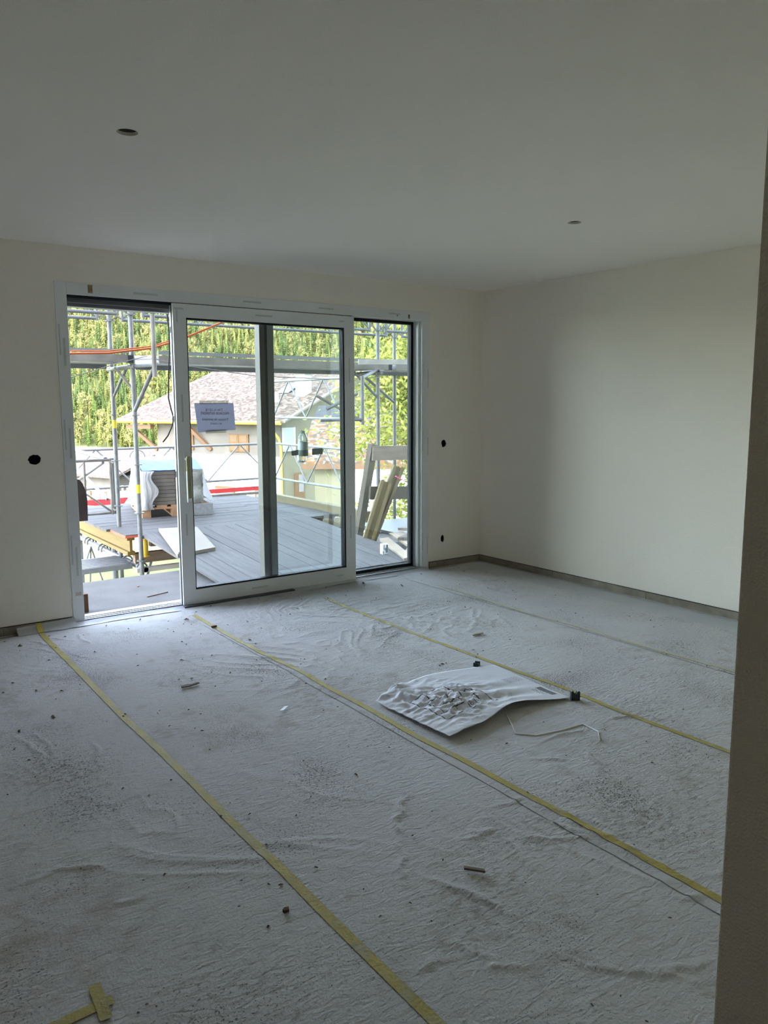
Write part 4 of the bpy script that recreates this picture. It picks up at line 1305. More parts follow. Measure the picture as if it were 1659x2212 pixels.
MB().grid(wrap_right, 24, 18).build('plastic_wrap', WRAP, label='white plastic film flaring out at the right side of the wrapped stack', cat='plastic film', smooth=True)
pbox(0.60, 0.84, -0.015, 0.10, 0.002, 0.142).build('dark_crate_end', mat('dark_grey_crate', (0.13, 0.135, 0.15), 0.6, (0.19, 0.195, 0.21), scale=25), label='dark grey film-wrapped pallet corner right of the tiles', cat='crate')
MB().path([pt(0.03 + 0.09 * math.cos(t), 0.5, 0.70 + 0.09 * math.sin(t)) for t in [math.pi * k / 10 for k in range(11)]], 0.006, 6).build('film_hoop', STEEL_D, label='thin dark hoop of strapping above the white film', cat='strap')

# ------------------------------------------------------------------ red and white barrier boards
def barrier(name, a, b, z0, z1, n, label):
    a, b = Vector((*a, 0)), Vector((*b, 0))
    g = thing(name, label, 'barrier', ((a.x + b.x) / 2, (a.y + b.y) / 2, z0))
    dd = b - a
    for k in range(n):
        p, q = a + dd * (k / n), a + dd * ((k + 1) / n)
        sl = 0.10 * dd.normalized()
        MB().extrude([(p.x, p.y, z0), (q.x, q.y, z0), (q.x + sl.x, q.y + sl.y, z1), (p.x + sl.x, p.y + sl.y, z1)], (0, 0.025, 0)).build('board_stripe', RED if k % 3 != 1 else PLAIN_W, g)
    return g


barrier('barrier_board', (-0.62, 5.46), (0.52, 5.46), 0.16, 0.225, 1, 'long red board along the far edge of the deck')
barrier('barrier_board', (-2.62, 6.0), (-1.55, 6.0), 0.0, 0.13, 1, 'red board at the far left edge of the deck, upper one')
MB().beam((-2.55, 5.9, 0.10), (-1.5, 5.9, -0.03), 0.03, 0.05, (0, 1, 0)).build('white_bar', PLAIN_W, label='white bar slanting across the red board', cat='bar')
barrier('barrier_board', (-2.55, 5.95), (-1.8, 5.95), -0.12, -0.03, 1, 'red board at the far left edge of the deck, lower one')

# ------------------------------------------------------------------ timber guard rail, leaning beams and offcuts at the right
tg = thing('timber_guard', 'rough timber guard rail with post and two boards at the right', 'railing', (0.1, 1.7, -0.14))
MB().beam((-0.27, 1.74, -0.14), (-0.085, 1.66, 1.035), 0.13, 0.055, (1, 0.45, 0)).build('post', WOOD_OLD, tg)
MB().beam((1.35, 1.72, -0.14), (1.40, 1.66, 1.03), 0.13, 0.055, (1, 0.45, 0)).build('post', WOOD_OLD, tg)
WRL = mat('light_rough_board', (0.211, 0.180, 0.149), 0.85, (0.162, 0.135, 0.110), scale=4, stretch=(1, 5, 5), detail=6, bump=0.2)
MB().beam((-0.13, 1.615, 0.94), (1.5, 1.60, 0.90), 0.16, 0.04, (0, 0, 1)).build('rail', WRL, tg)
MB().beam((-0.16, 1.625, 0.50), (1.5, 1.60, 0.40), 0.145, 0.04, (0, 0, 1)).build('rail', WOOD_OLD, tg)
vw = (Vector((-0.2, 1.45, 0.4)) - CAM).normalized()


def leaning(a, b, m, label, hgt=0.125, fl=0.075, ft=0.034):
    a, b = Vector(a), Vector(b)
    ax = (b - a).normalized()
    side = ax.cross(Vector((0.45, 0.9, 0))).normalized()
    mb = MB()
    h20(mb, a, b, side, hgt, fl, ft, 0.026)
    return mb.build('formwork_beam', m, label=label, cat='timber beam', group='formwork beams leaning on the timber guard')


leaning((-0.36, 1.40, -0.04), (-0.05, 1.46, 0.63), WOOD_YP, 'shorter yellowish formwork beam leaning in front, on the left')
leaning((-0.285, 1.475, -0.05), (0.15, 1.50, 0.775), WOOD_OL, 'longer olive formwork beam leaning just behind, with pink paint near its top')
PINK = mat('pink_paint', (0.62, 0.12, 0.20), 0.7)
MB().beam((0.055, 1.425, 0.688), (0.142, 1.425, 0.640), 0.012, 0.02, (0, 0, 1)).build('pink_ribbon', PINK, label='pink ribbon tied round the longer leaning beam', cat='ribbon')
offs = [((-0.27, 1.20, 0.05), (-0.52, 0.44, -0.015), 0.10, 0.03, WOOD_P, 'long pale offcut board nearest the window among the scrap wood'),
        ((0.02, 1.38, 0.06), (-0.22, 0.72, 0.05), 0.16, 0.028, WOOD_P, 'wide pale board lying behind the longest offcut'),
        ((0.20, 1.18, 0.09), (-0.20, 0.95, 0.08), 0.13, 0.03, WOOD_OLD, 'grey board across the top of the scrap wood heap'),
        ((-0.33, 1.05, 0.00), (-0.16, 1.30, 0.02), 0.05, 0.03, WOOD_B, 'short dark brown stick at the left end of the scrap wood'),
        ((0.05, 1.0, 0.03), (-0.35, 0.62, 0.0), 0.14, 0.028, WOOD_P, 'short pale board at the right of the scrap wood heap'),
        ((0.16, 1.42, 0.10), (0.12, 1.08, 0.14), 0.15, 0.03, WRL, 'tilted grey-brown board at the back of the scrap wood heap')]
for a, b, w, h, m, lab in offs:
    MB().beam(a, b, w, h, (1, -0.3, 0.1)).build('offcut_board', m, label=lab, cat='board', group='scrap wood', bevel=0.002)
bx = thing('printed_box', 'small white box printed with black bars and barcode on the ramp foot', 'box', (-0.591, 0.75, -0.012))
box((-0.625, 0.725, -0.004), (-0.56, 0.775, 0.098)).build('carton', mat('box_white', (0.66, 0.72, 0.74), 0.5), bx, bevel=0.002)
for x0_, x1_, z0_, z1_ in ((-0.612, -0.606, 0.045, 0.092), (-0.600, -0.594, 0.035, 0.060), (-0.625, -0.617, 0.0, 0.03), (-0.590, -0.586, 0.01, 0.06)):
    box((x0_, 0.7235, z0_), (x1_, 0.7255, z1_)).build('printed_bar', BLACK, bx)
for k in range(7):
    box((-0.584 + 0.003 * k, 0.7235, 0.01), (-0.5825 + 0.003 * k, 0.7255, 0.09)).build('barcode_line', mat('print_grey', (0.15, 0.16, 0.18), 0.6), bx)
for k, (x, y, a, lab) in enumerate(((-2.95, 0.62, 0.3, 'long thin dark stick on the balcony concrete near the leaf'), (-2.98, 1.0, 1.2, 'tiny dark chip in the middle of the balcony concrete'))):
    L = 0.10 if k == 0 else 0.02
    MB().beam((x - L * math.cos(a), y - L * math.sin(a), -0.046), (x + L * math.cos(a), y + L * math.sin(a), -0.046), 0.012, 0.008).build('debris_stick', WOOD_B, label=lab, cat='stick')

# ------------------------------------------------------------------ neighbouring houses
def lauze(name, c1, c2, c3):
    M = bpy.data.materials.new(name)
    M.use_nodes = True
    nt = M.node_tree
    b = nt.nodes['Principled BSDF']
    b.inputs['Roughness'].default_value = 0.9
    b.inputs['Specular IOR Level'].default_value = 0.1
    tc = nt.nodes.new('ShaderNodeTexCoord')
    mp = nt.nodes.new('ShaderNodeMapping')
    mp.inputs['Rotation'].default_value = (0, 0, math.radians(-22))
    nt.links.new(tc.outputs['Object'], mp.inputs['Vector'])
    v = nt.nodes.new('ShaderNodeTexVoronoi')
    v.inputs['Scale'].default_value = 7.5
    nt.links.new(mp.outputs[0], v.inputs['Vector'])
    r = nt.nodes.new('ShaderNodeValToRGB')
    e = r.color_ramp.elements
    e[0].position, e[1].position = 0.25, 0.75
    e[0].color, e[1].color = (*c1, 1), (*c2, 1)
    q = e.new(0.55)
    q.color = (*c3, 1)
    nt.links.new(v.outputs['Color'], r.inputs['Fac'])
    nt.links.new(r.outputs['Color'], b.inputs['Base Color'])
    bp = nt.nodes.new('ShaderNodeBump')
    bp.inputs['Strength'].default_value = 0.8
    bp.inputs['Distance'].default_value = 0.06
    nt.links.new(v.outputs['Color'], bp.inputs['Height'])
    nt.links.new(bp.outputs[0], b.inputs['Normal'])
    return M


ROOF = lauze('stone_slab_roof', (0.042, 0.031, 0.025), (0.110, 0.088, 0.074), (0.070, 0.053, 0.043))
ROOF2 = lauze('pink_slab_roof', (0.062, 0.047, 0.042), (0.105, 0.086, 0.079), (0.078, 0.061, 0.055))
LICHEN = lauze('lichen_roof', (0.045, 0.040, 0.035), (0.120, 0.110, 0.100), (0.125, 0.055, 0.018))
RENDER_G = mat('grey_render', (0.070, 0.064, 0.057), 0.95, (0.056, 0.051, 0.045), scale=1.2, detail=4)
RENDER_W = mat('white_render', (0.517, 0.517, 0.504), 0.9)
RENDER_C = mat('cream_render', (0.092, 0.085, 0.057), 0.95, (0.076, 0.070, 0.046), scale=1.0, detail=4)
EAVE = mat('brown_rafter', (0.070, 0.037, 0.019), 0.8)
SHUT = mat('orange_wood_shutter', (0.075, 0.037, 0.011), 0.7, (0.063, 0.029, 0.007), scale=6)
GUT = mat('yellow_gutter', (0.304, 0.194, 0.026), 0.45)
th = math.radians(-22)
U, V = Vector((math.sin(th), math.cos(th), 0)), Vector((math.cos(th), -math.sin(th), 0))
C0 = Vector((13.14, 28.55, 0.58))
hp = lambda u, v, z: C0 + U * u + V * v + Vector((0, 0, z - C0.z))


def hbox(u0, u1, v0, v1, z0, z1):
    c = hp((u0 + u1) / 2, (v0 + v1) / 2, (z0 + z1) / 2)
    return MB().obox(c, V * (v1 - v0) / 2, U * (u1 - u0) / 2, UZ * (z1 - z0) / 2)


house = thing('stone_roof_house', 'big house with sunlit stone slab roof and orange shutters beyond the deck', 'house', hp(5, 6, -7.5))
K, VR, ZE = 0.375, 8.0, 0.58
WV, WU0, WU1 = 0.8, 0.5, 9.46
VB = 2 * VR - WV
# walls with gable
gz = lambda v: ZE - 0.12 + K * (v if v < VR else 2 * VR - v)
mb = MB()
pr = [(WV, -7.5), (VB, -7.5), (VB, gz(VB)), (VR, gz(VR)), (WV, gz(WV))]
mb.extrude([hp(WU0, v, z) for v, z in pr], U * (WU1 - WU0))
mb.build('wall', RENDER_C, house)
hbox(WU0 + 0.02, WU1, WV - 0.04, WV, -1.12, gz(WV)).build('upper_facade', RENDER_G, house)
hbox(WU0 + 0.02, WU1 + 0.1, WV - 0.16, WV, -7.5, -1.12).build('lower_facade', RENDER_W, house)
# roof slopes
rf = MB()
T = 0.16
rf.extrude([hp(-0.25, 0, ZE), hp(-0.25, VR, ZE + K * VR), hp(-0.25, VR, ZE + K * VR + T), hp(-0.25, 0, ZE + T)], U * (11.85 + 0.25))
rf.extrude([hp(-0.25, VR, ZE + K * VR), hp(-0.25, 2 * VR, ZE), hp(-0.25, 2 * VR, ZE + T), hp(-0.25, VR, ZE + K * VR + T)], U * (11.85 + 0.25))
roof = rf.build('roof', ROOF, house)
MB().tube(hp(-0.1, -0.03, ZE + 0.02), hp(11.9, -0.03, ZE + 0.02), 0.10, 8).build('gutter', GUT, roof)
MB().tube(hp(-0.30, 0.0, ZE + 0.10), hp(-0.30, VR, ZE + K * VR + 0.10), 0.09, 6).build('verge_board', mat('grey_verge', (0.10, 0.09, 0.08), 0.9), roof)
MB().path([hp(0.7, -0.02, ZE), hp(0.6, 0.1, ZE - 0.3), hp(0.52, 0.55, ZE - 0.75), hp(0.5, 0.7, ZE - 1.2), hp(0.5, 0.7, -7)], 0.06, 8).build('downpipe', GUT, house)
for k in range(24):
    u = 0.1 + k * 0.5
    MB().beam(hp(u, 0.03, ZE - 0.05), hp(u, 0.9, ZE + K * 0.9 - 0.05), 0.12, 0.12, U).build('rafter', EAVE, house)
for u in (11.2, 6.3):
    a = hp(u, 0.1, ZE - 0.12)
MB().beam(hp(11.3, 0.25, ZE - 0.28), hp(9.3, 0.25, ZE - 0.28), 0.25, 0.22, V).build('purlin', EAVE, house)
MB().beam(hp(11.0, 0.4, ZE - 0.4), hp(9.48, 0.75, -1.0), 0.15, 0.18, V).build('strut', EAVE, house)
MB().beam(hp(6.45, 0.15, ZE - 0.18), hp(5.3, 0.72, -0.88), 0.16, 0.18, V).build('strut', EAVE, house)
MB().beam(hp(11.0, 0.5, ZE + K * 0.5 + 0.0), hp(11.0, VR, ZE + K * VR - 0.1), 0.12, 0.12, U).build('rafter', EAVE, house)
for u0, u1 in ((3.32, 3.97), (2.65, 3.30), (6.60, 7.15)):
    s = hbox(u0, u1, WV - 0.12, WV - 0.04, -0.93, -0.02).build('shutter', SHUT, house)
    for z0_, z1_ in ((-0.42, -0.10), (-0.86, -0.50)):
        hbox(u0 + 0.09, u1 - 0.09, WV - 0.135, WV - 0.12, z0_, z1_).build('shutter_panel', mat('shutter_slats', (0.075, 0.048, 0.026), 0.8), s)
for u0, u1 in ((3.6, 5.0), (6.6, 7.8), (1.2, 2.2)):
    w = hbox(u0, u1, WV - 0.22, WV - 0.15, -4.2, -2.78).build('window', SHUT, house)
    hbox(u0 + 0.12, u1 - 0.12, WV - 0.235, WV - 0.21, -4.1, -2.9).build('pane', mat('far_glass', (0.06, 0.07, 0.08), 0.1), w)
# roof furniture
def on_roof(u, v):
    return ZE + K * v + T


ch_ = hbox(0.85, 1.45, 3.15, 3.75, on_roof(0, 3.1) - 0.1, on_roof(0, 3.7) + 0.95).build('chimney', mat('chimney_render', (0.17, 0.165, 0.155), 0.9), house)
hbox(0.78, 1.52, 3.08, 3.82, on_roof(0, 3.7) + 0.95, on_roof(0, 3.7) + 1.03).build('chimney_cap', RENDER_G, ch_)
sk = MB()
a, b, c_, d_ = hp(2.25, 3.55, on_roof(0, 3.55) + 0.06), hp(3.0, 3.55, on_roof(0, 3.55) + 0.06), hp(3.0, 4.3, on_roof(0, 4.3) + 0.16), hp(2.25, 4.3, on_roof(0, 4.3) + 0.16)
sk.extrude([a, b, c_, d_], (0, 0, 0.06))
sk.build('skylight', mat('skylight_blue', (0.13, 0.27, 0.50), 0.15), house)
MB().tube(hp(1.75, 1.95, on_roof(0, 1.95) - 0.1), hp(1.75, 1.95, on_roof(0, 1.95) + 0.62), 0.10, 10).build('vent_pipe', mat('vent_grey', (0.45, 0.42, 0.40), 0.7), house)
MB().tube(hp(1.75, 1.95, on_roof(0, 1.95) + 0.0), hp(1.75, 1.95, on_roof(0, 1.95) + 0.16), 0.17, 10).build('vent_collar', RENDER_G, house)
# pale corner panel and small things on the gable wall
hbox(WU0 - 0.12, WU0, WV + 0.0, WV + 0.75, -0.85, 0.35).build('corner_panel', mat('pale_panel', (0.15, 0.165, 0.16), 0.6), house)
hbox(WU0 - 0.14, WU0, WV + 0.75, WV + 0.90, -0.85, 0.35).build('panel_edge', mat('grey_blue_edge', (0.30, 0.34, 0.37), 0.6), house)
hbox(WU0 - 0.04, WU0, 2.35, 2.45, -0.35, -0.10).build('wall_vent', ALU_DARK, house)
door_h = hbox(WU0 - 0.06, WU0, 1.7, 2.5, -4.2, -2.0).build('door', SHUT, house)
hbox(WU0 - 0.08, WU0 - 0.05, 2.0, 2.4, -3.0, -2.1).build('pane', mat('far_glass2', (0.10, 0.10, 0.10), 0.3), door_h)

# annex in front of the gable: low lichen roof and cream wall
ax0 = Vector((9.35, 19.6, 0))
AU, AV = Vector((0.80, -0.60, 0)), Vector((0.60, 0.80, 0))
ap = lambda a, b, z: Vector((ax0.x, ax0.y, 0)) + AU * a + AV * b + Vector((0, 0, z))
annex = thing('annex_house', 'low cream annex with lichen-spotted stone roof beside the leafy tree', 'house', ap(3, 2, -7))
MB().extrude([ap(0.35, 0.35, -7), ap(6, 0.35, -7), ap(6, 3.6, -7), ap(0.35, 3.6, -7)], (0, 0, 6.15)).build('wall', RENDER_C, annex)
MB().extrude([ap(1.55, 0.30, -7), ap(6, 0.30, -7), ap(6, 0.36, -7), ap(1.55, 0.36, -7)], (0, 0, 6.1)).build('white_sunlit_wall', RENDER_W, annex)  # sunlit stretch of the cream wall, its brightness put in as white render
MB().extrude([ap(-0.1, 0.0, -0.72), ap(6.2, 0.0, -0.72), ap(6.2, 3.9, 0.75), ap(-0.1, 3.9, 0.75)], (0, 0, 0.14)).build('roof', LICHEN, annex)
MB().beam(ap(-0.1, 0.02, -0.78), ap(6.2, 0.02, -0.78), 0.05, 0.20, AV).build('fascia', EAVE, annex)
MB().extrude([ap(-0.1, 3.9, 0.7), ap(6.2, 3.9, 0.7), ap(6.2, 6.5, 1.3), ap(-0.1, 6.5, 1.3)], (0, 0, 0.14)).build('rear_roof', mat('dark_slate', (0.035, 0.036, 0.038), 0.85, (0.022, 0.023, 0.025), scale=4, spec=0.1), annex)

# lower house at the left
CU, CV = U, V
c2 = Vector((9.9, 44.6, 0))
qp = lambda u, v, z: Vector((c2.x, c2.y, 0)) + U * u + V * v + Vector((0, 0, z))
h2 = thing('low_house', 'low house with pink stone roof and white wall behind the pallet', 'house', qp(4, 3, -9))
MB().extrude([qp(0.3, 0.5, -9), qp(14, 0.5, -9), qp(14, 5, -9), qp(0.3, 5, -9)], (0, 0, 5.0)).build('white_sunlit_wall', RENDER_W, h2)
MB().extrude([qp(0.3, 0.48, -4.0), qp(14, 0.48, -4.0), qp(14, 5, -4.0), qp(0.3, 5, -4.0)], (0, 0, 0.95)).build('upper_wall', RENDER_G, h2)
MB().extrude([qp(0, 0, -3.15), qp(14.3, 0, -3.15), qp(14.3, 4.2, -1.65), qp(0, 4.2, -1.65)], (0, 0, 0.15)).build('roof', ROOF2, h2)
MB().extrude([qp(0, 4.2, -1.65), qp(14.3, 4.2, -1.65), qp(14.3, 8.4, -3.15), qp(0, 8.4, -3.15)], (0, 0, 0.15)).build('roof', ROOF2, h2)
for u in (1.2, 3.0, 5.2):
    w = MB().extrude([qp(u, 0.42, -4.9), qp(u + 1.0, 0.42, -4.9), qp(u + 1.0, 0.5, -4.9), qp(u, 0.5, -4.9)], (0, 0, 0.8)).build('window', SHUT, h2)
    MB().extrude([qp(u + 0.25, 0.38, -4.8), qp(u + 0.75, 0.38, -4.8), qp(u + 0.75, 0.45, -4.8), qp(u + 0.25, 0.45, -4.8)], (0, 0, 0.6)).build('pane', RENDER_W, w)
# picket fence of the garden in front of it
pf = thing('picket_fence', 'pale picket fence in front of the low house, above the red boards', 'fence', (4.2, 29.5, -2.6))
fa, fb = Vector((3.4, 30.2, -2.45)), Vector((6.0, 28.4, -2.45))
for z in (0.0, 0.42):
    MB().beam(fa + UZ * z, fb + UZ * z, 0.04, 0.07, (0, 0, 1)).build('fence_rail', WOOD_P, pf)
for k in range(16):
    q = fa.lerp(fb, k / 15)
    MB().beam(q - UZ * 0.12, q + UZ * 0.46, 0.08, 0.02, fb - fa).build('picket', WOOD_P, pf)

# ------------------------------------------------------------------ ground, hill and forest
GRASS = mat('meadow_grass', (0.045, 0.075, 0.012), 0.95, (0.085, 0.105, 0.026), scale=0.6, detail=5)
PALEG = mat('pale_gravel_yard', (0.132, 0.127, 0.115), 0.95, (0.113, 0.109, 0.097), scale=0.8, detail=6)
FD = Vector((math.sin(YAW), math.cos(YAW), 0))
RD = Vector((math.cos(YAW), -math.sin(YAW), 0))


def hill_z(d, s):
    """ground height by distance d ahead and offset s sideways"""
    if d < 70:
        z = -6.2
    elif d < 350:
        z = -6.2 - 10.5 * (d - 70) / 280
    else:
        z = -16.7 + 0.60 * (min(d, 548) - 350) - 0.5 * max(0, d - 548)
    return z + (6.0 * noise.noise(Vector((d * 0.012, s * 0.012, 0))) if d > 340 else 0)


def gp(d, s, dz=0.0):
    q = Vector((CAM.x, CAM.y, 0)) + FD * d + RD * s
    return Vector((q.x, q.y, hill_z(d, s) + dz))


mb = MB()
ds = [-40, 0, 20, 45, 70, 120, 200, 280, 350] + [360 + 14 * k for k in range(24)]
ss = [-420 + 35 * k for k in range(25)]
vs = [gp(dv, sv) for dv in ds for sv in ss]
n = len(ss)
mb.add(vs, [(j * n + i, j * n + i + 1, (j + 1) * n + i + 1, (j + 1) * n + i) for j in range(len(ds) - 1) for i in range(n - 1)])
mb.build('ground', mat('forest_floor', (0.10, 0.135, 0.04), 0.95, (0.20, 0.20, 0.08), scale=0.05, detail=8), kind='structure', smooth=True, label='valley floor and wooded mountain slope')
box((-14, 1.5, -5.25), (24, 27, -5.2)).build('yard_ground', PALEG, kind='structure', label='pale sunlit yard below the scaffolding')


def foliage_mat(name, c1, c2, sc_=0.6, rand=0.28, island=False, t=0.25):
    M = mat(name, c1, 0.9, c2, scale=sc_, detail=5, rand=rand, island=island, spec=0.1)
    nt = M.node_tree
    b = nt.nodes['Principled BSDF']
    src = b.inputs['Base Color'].links[0].from_socket
    tr_ = nt.nodes.new('ShaderNodeBsdfTranslucent')
    nt.links.new(src, tr_.inputs[0])
    mx = nt.nodes.new('ShaderNodeMixShader')
    mx.inputs[0].default_value = t
    nt.links.new(b.outputs[0], mx.inputs[1])
    nt.links.new(tr_.outputs[0], mx.inputs[2])
    nt.links.new(mx.outputs[0], nt.nodes['Material Output'].inputs[0])
    return M


CONIF = foliage_mat('conifer_green', (0.038, 0.065, 0.017), (0.075, 0.095, 0.022), 0.5)
LARCH = foliage_mat('larch_yellow_green', (0.099, 0.111, 0.026), (0.147, 0.147, 0.046), 0.5)
BROAD = foliage_mat('broadleaf_yellow', (0.114, 0.117, 0.035), (0.159, 0.147, 0.057), 0.6)


def conifer_mesh(seed, h, r):
    """trunk, slim core and tiers of drooping single branches"""
    rn = random.Random(seed)
    mb = MB()
    n_ = 6
    core = [(0.36 * r * math.cos(2 * math.pi * i / n_), 0.36 * r * math.sin(2 * math.pi * i / n_), 0.12 * h) for i in range(n_)] + [(0, 0, h)]
    mb.add(core, [(i, (i + 1) % n_, n_) for i in range(n_)])
    tiers = 11
    for k in range(tiers):
        zt = h * (0.16 + 0.80 * k / tiers)
        rr = r * (1 - k / tiers) ** 0.8
        m_ = 13 if k < 7 else 8
        for i in range(m_):
            a = 2 * math.pi * (i + rn.uniform(-0.3, 0.3)) / m_
            q = rr * rn.uniform(0.6, 1.2)
            c_, s_ = math.cos(a), math.sin(a)
            w = 0.20 * rr + 0.12
            zb = zt + rn.uniform(0.02, 0.05) * h
            mb.add([(0.15 * q * c_ - w * s_, 0.15 * q * s_ + w * c_, zb), (0.15 * q * c_ + w * s_, 0.15 * q * s_ - w * c_, zb),
                    (q * c_, q * s_, zt - rn.uniform(0.01, 0.06) * h)], [(0, 1, 2)])
    mb.tube((0, 0, -1), (0, 0, h * 0.3), 0.05 * r + 0.05, 5)
    return mb


def broad_mesh(seed, h, r):
    """clumps of loose leaf sprays round a trunk"""
    rn = random.Random(seed)
    mb = MB()
    for k in range(11):
        a, q, zc = rn.uniform(0, 6.28), r * rn.uniform(0, 0.6), h * rn.uniform(0.35, 0.88)
        c = Vector((q * math.cos(a), q * math.sin(a), zc))
        rr = r * rn.uniform(0.32, 0.50)
        for i in range(42):
            dv = Vector((rn.gauss(0, 1), rn.gauss(0, 1), rn.gauss(0, 1))).normalized()
            p_ = c + Vector((dv.x, dv.y, dv.z * 1.1)) * rr * rn.uniform(0.6, 1.1)
            t1 = (dv.orthogonal().normalized() + dv * rn.uniform(-0.5, 0.5)).normalized()
            t1.rotate(Matrix.Rotation(rn.uniform(0, 6.28), 3, dv))
            t2 = (dv.cross(t1) + dv * rn.uniform(-0.5, 0.5)).normalized()
            z_ = rn.uniform(0.28, 0.60)
            mb.add([p_ - t1 * z_, p_ + t1 * z_, p_ + t2 * z_ * 1.5], [(0, 1, 2)])
    mb.tube((0, 0, -1), (0, 0, h * 0.6), 0.06 * r + 0.05, 5)
    return mb


kinds = []
for sd in range(5):
    kinds.append(('conifer', conifer_mesh(sd, 17, 3.1), CONIF, 'dark green conifer on the forested mountainside'))
for sd in range(3):
    kinds.append(('larch', conifer_mesh(20 + sd, 16, 3.4), LARCH, 'yellow-green larch on the forested mountainside'))
for sd in range(3):
    kinds.append(('broadleaf_tree', broad_mesh(40 + sd, 13, 4.0), BROAD, 'pale yellowish broadleaf tree on the forested mountainside'))
rnd = random.Random(21)
spots = []
dcur = 346.0
while dcur < 556:
    s = -215 + rnd.uniform(0, 3)
    while s < 130:
        q = rnd.random()
        zone = noise.noise(Vector((dcur * 0.02, s * 0.02, 5)))
        k = rnd.randrange(0, 5) if q < 0.42 - 0.35 * zone else (5 + rnd.randrange(0, 3) if q < 0.80 else 8 + rnd.randrange(0, 3))
        spots.append((dcur + rnd.uniform(-2, 2), s, k, rnd.uniform(0.5, 0.95), rnd.uniform(0, 6.28)))
        s += rnd.uniform(2.9, 5.4)
    dcur += 3.9
# nearest trees inside the door's field of view are individuals, the rest one mass per kind
vis = [i for i, (dv, sv, *_ ) in enumerate(spots) if -0.42 < sv / dv < 0.04 and dv < 420]
vis.sort(key=lambda i: spots[i][0])
single = {}
for i in vis:
    nm = kinds[spots[i][2]][0]
    lim = {'conifer': 110, 'larch': 100, 'broadleaf_tree': 70}[nm]
    if sum(1 for j in single if kinds[spots[j][2]][0] == nm) < lim:
        single[i] = True
proto = {}
mass = {'conifer': [], 'larch': [], 'broadleaf_tree': []}
for i, (dv, sv, k, sc_, ro) in enumerate(spots):
    nm, mb, m_, lab = kinds[k]
    p_ = gp(dv, sv)
    if i in single:
        if k not in proto:
            me = bpy.data.meshes.new(nm)
            me.from_pydata([tuple(q) for q in mb.v], [], mb.f)
            me.materials.append(m_)
            proto[k] = me
        o = bpy.data.objects.new(nm, proto[k])
        COL.objects.link(o)
        o.location = p_
        o.scale = (sc_, sc_, sc_ * 1.05)
        o.rotation_euler = (0, 0, ro)
        tag(o, lab, 'tree', nm.replace('_', ' ') + ' group on the mountainside')
    else:
        mass[nm].append((k, p_, sc_, ro))
for nm, rows in mass.items():
    if not rows:
        continue
    VV, FF, off = [], [], 0
    for k, p_, sc_, ro in rows:
        mb = kinds[k][1]
        A = np.array([tuple(q) for q in mb.v]) * sc_
        c_, s_ = math.cos(ro), math.sin(ro)
        B = np.stack([A[:, 0] * c_ - A[:, 1] * s_ + p_.x, A[:, 0] * s_ + A[:, 1] * c_ + p_.y, A[:, 2] + p_.z], 1)
        VV.append(B)
        FF += [tuple(j + off for j in f) for f in mb.f]
        off += len(A)
    me = bpy.data.meshes.new(nm + '_forest')
    me.from_pydata(np.concatenate(VV).tolist(), [], FF)
    base = {'conifer': ((0.036, 0.062, 0.022), (0.078, 0.098, 0.027)), 'larch': ((0.099, 0.11, 0.029), (0.147, 0.147, 0.05)), 'broadleaf_tree': ((0.115, 0.12, 0.037), (0.165, 0.152, 0.062))}[nm]
    me.materials.append(foliage_mat(nm + '_mass', base[0], base[1], 0.11, 0.22, True))
    o = bpy.data.objects.new(nm + '_forest', me)
    COL.objects.link(o)
    tag(o, {'conifer': 'mass of dark green conifers higher up the mountainside', 'larch': 'mass of yellow-green larches higher up the mountainside', 'broadleaf_tree': 'mass of pale broadleaf trees higher up the mountainside'}[nm], 'forest', None, 'stuff')

# ------------------------------------------------------------------ leafy tree at the right
tr = thing('leafy_tree', 'yellow-green leafy tree just beyond the scaffolding at the right', 'tree', (6.85, 8.48, -5.2))
BARK = mat('tree_bark', (0.16, 0.13, 0.10), 0.9, (0.10, 0.08, 0.06), scale=8)
MB().path([(6.85, 8.48, -5.2), (6.9, 8.53, -3), (6.8, 8.58, -1), (6.85, 8.68, 1), (6.75, 8.78, 3), (6.75, 8.78, 4.4)], 0.1, 8, rs=[0.22, 0.18, 0.15, 0.11, 0.07, 0.03]).build('trunk', BARK, tr, smooth=True)
rn = random.Random(9)
LEAF = foliage_mat('leaf_yellow_green', (0.138, 0.166, 0.031), (0.218, 0.230, 0.058), 1.3, 0.35, True, 0.4)
lv, lf = [], []
tips = []
for k in range(64):
    z0_ = rn.uniform(-2.2, 3.6)
    a = rn.uniform(0, 6.28)
    L = rn.uniform(1.2, 2.5) * (1 - abs(z0_ - 0.6) / 6)
    b0 = Vector((6.83, 8.63, z0_))
    e = b0 + Vector((math.cos(a) * L, math.sin(a) * L, rn.uniform(0.1, 0.9)))
    md = b0.lerp(e, 0.5) + Vector((0, 0, rn.uniform(0.0, 0.25)))
    MB().path([b0, md, e], 0.03, 5, rs=[0.045, 0.03, 0.012]).build('branch', BARK, tr)
    tips += [(md, 0.45), (e, 0.55), (b0.lerp(e, 0.8), 0.5)]
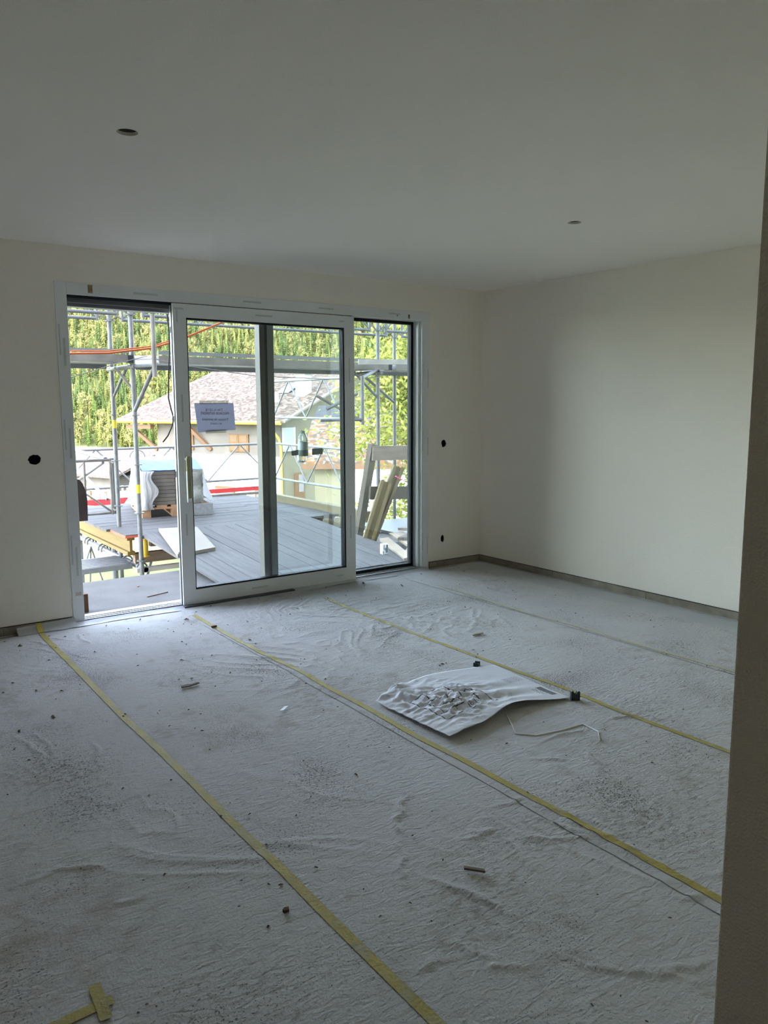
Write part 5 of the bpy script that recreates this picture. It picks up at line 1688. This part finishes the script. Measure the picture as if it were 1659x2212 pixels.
for c, rr in tips:
    for k in range(120):
        dd = Vector((rn.gauss(0, 1), rn.gauss(0, 1), rn.gauss(0, 0.8)))
        q = c + dd * rr * 0.62
        ax_ = Vector((rn.uniform(-1, 1), rn.uniform(-1, 1), rn.uniform(-1.2, 0.2))).normalized()
        s_ = ax_.orthogonal().normalized()
        s_.rotate(Matrix.Rotation(rn.uniform(0, 6.28), 3, ax_))
        L, w = rn.uniform(0.09, 0.17), rn.uniform(0.025, 0.042)
        nn = ax_.cross(s_) * 0.012
        o_ = len(lv)
        lv += [q, q + ax_ * L * 0.45 + s_ * w - nn, q + ax_ * L, q + ax_ * L * 0.45 - s_ * w - nn]
        lf += [(o_, o_ + 1, o_ + 2), (o_, o_ + 2, o_ + 3)]
mb = MB()
mb.v, mb.f = lv, lf
mb.build('foliage', LEAF, tr, kind='stuff')
# low bushes on the bank behind the leaning beams
for k, (x, y, z, r) in enumerate(((4.2, 6.9, -3.4, 1.2), (2.6, 6.0, -4.2, 1.0))):
    bsh = thing('shrub', ('bright green shrub below the leafy tree', 'bright green shrub under the deck edge at the right')[k], 'shrub', (x, y, -5.2))
    MB().path([(x, y, -5.2), (x + 0.1, y, z)], 0.05, 6).build('stem', BARK, bsh)
    lv, lf = [], []
    for j in range(1500):
        q = Vector((x, y, z)) + Vector((rn.gauss(0, 0.5), rn.gauss(0, 0.5), rn.gauss(0, 0.4))) * r
        ax_ = Vector((rn.uniform(-1, 1), rn.uniform(-1, 1), rn.uniform(-0.3, 1))).normalized()
        s_ = ax_.orthogonal().normalized()
        o_ = len(lv)
        lv += [q, q + ax_ * 0.06 + s_ * 0.03, q + ax_ * 0.13, q + ax_ * 0.06 - s_ * 0.03]
        lf += [(o_, o_ + 1, o_ + 2), (o_, o_ + 2, o_ + 3)]
    mb = MB()
    mb.v, mb.f = lv, lf
    mb.build('foliage', LEAF, bsh, kind='stuff')
box((-9, 14.0, -5.2), (9.0, 26.9, -5.12)).build('lawn_ground', GRASS, kind='structure', label='green lawn below the left end of the scaffolding')
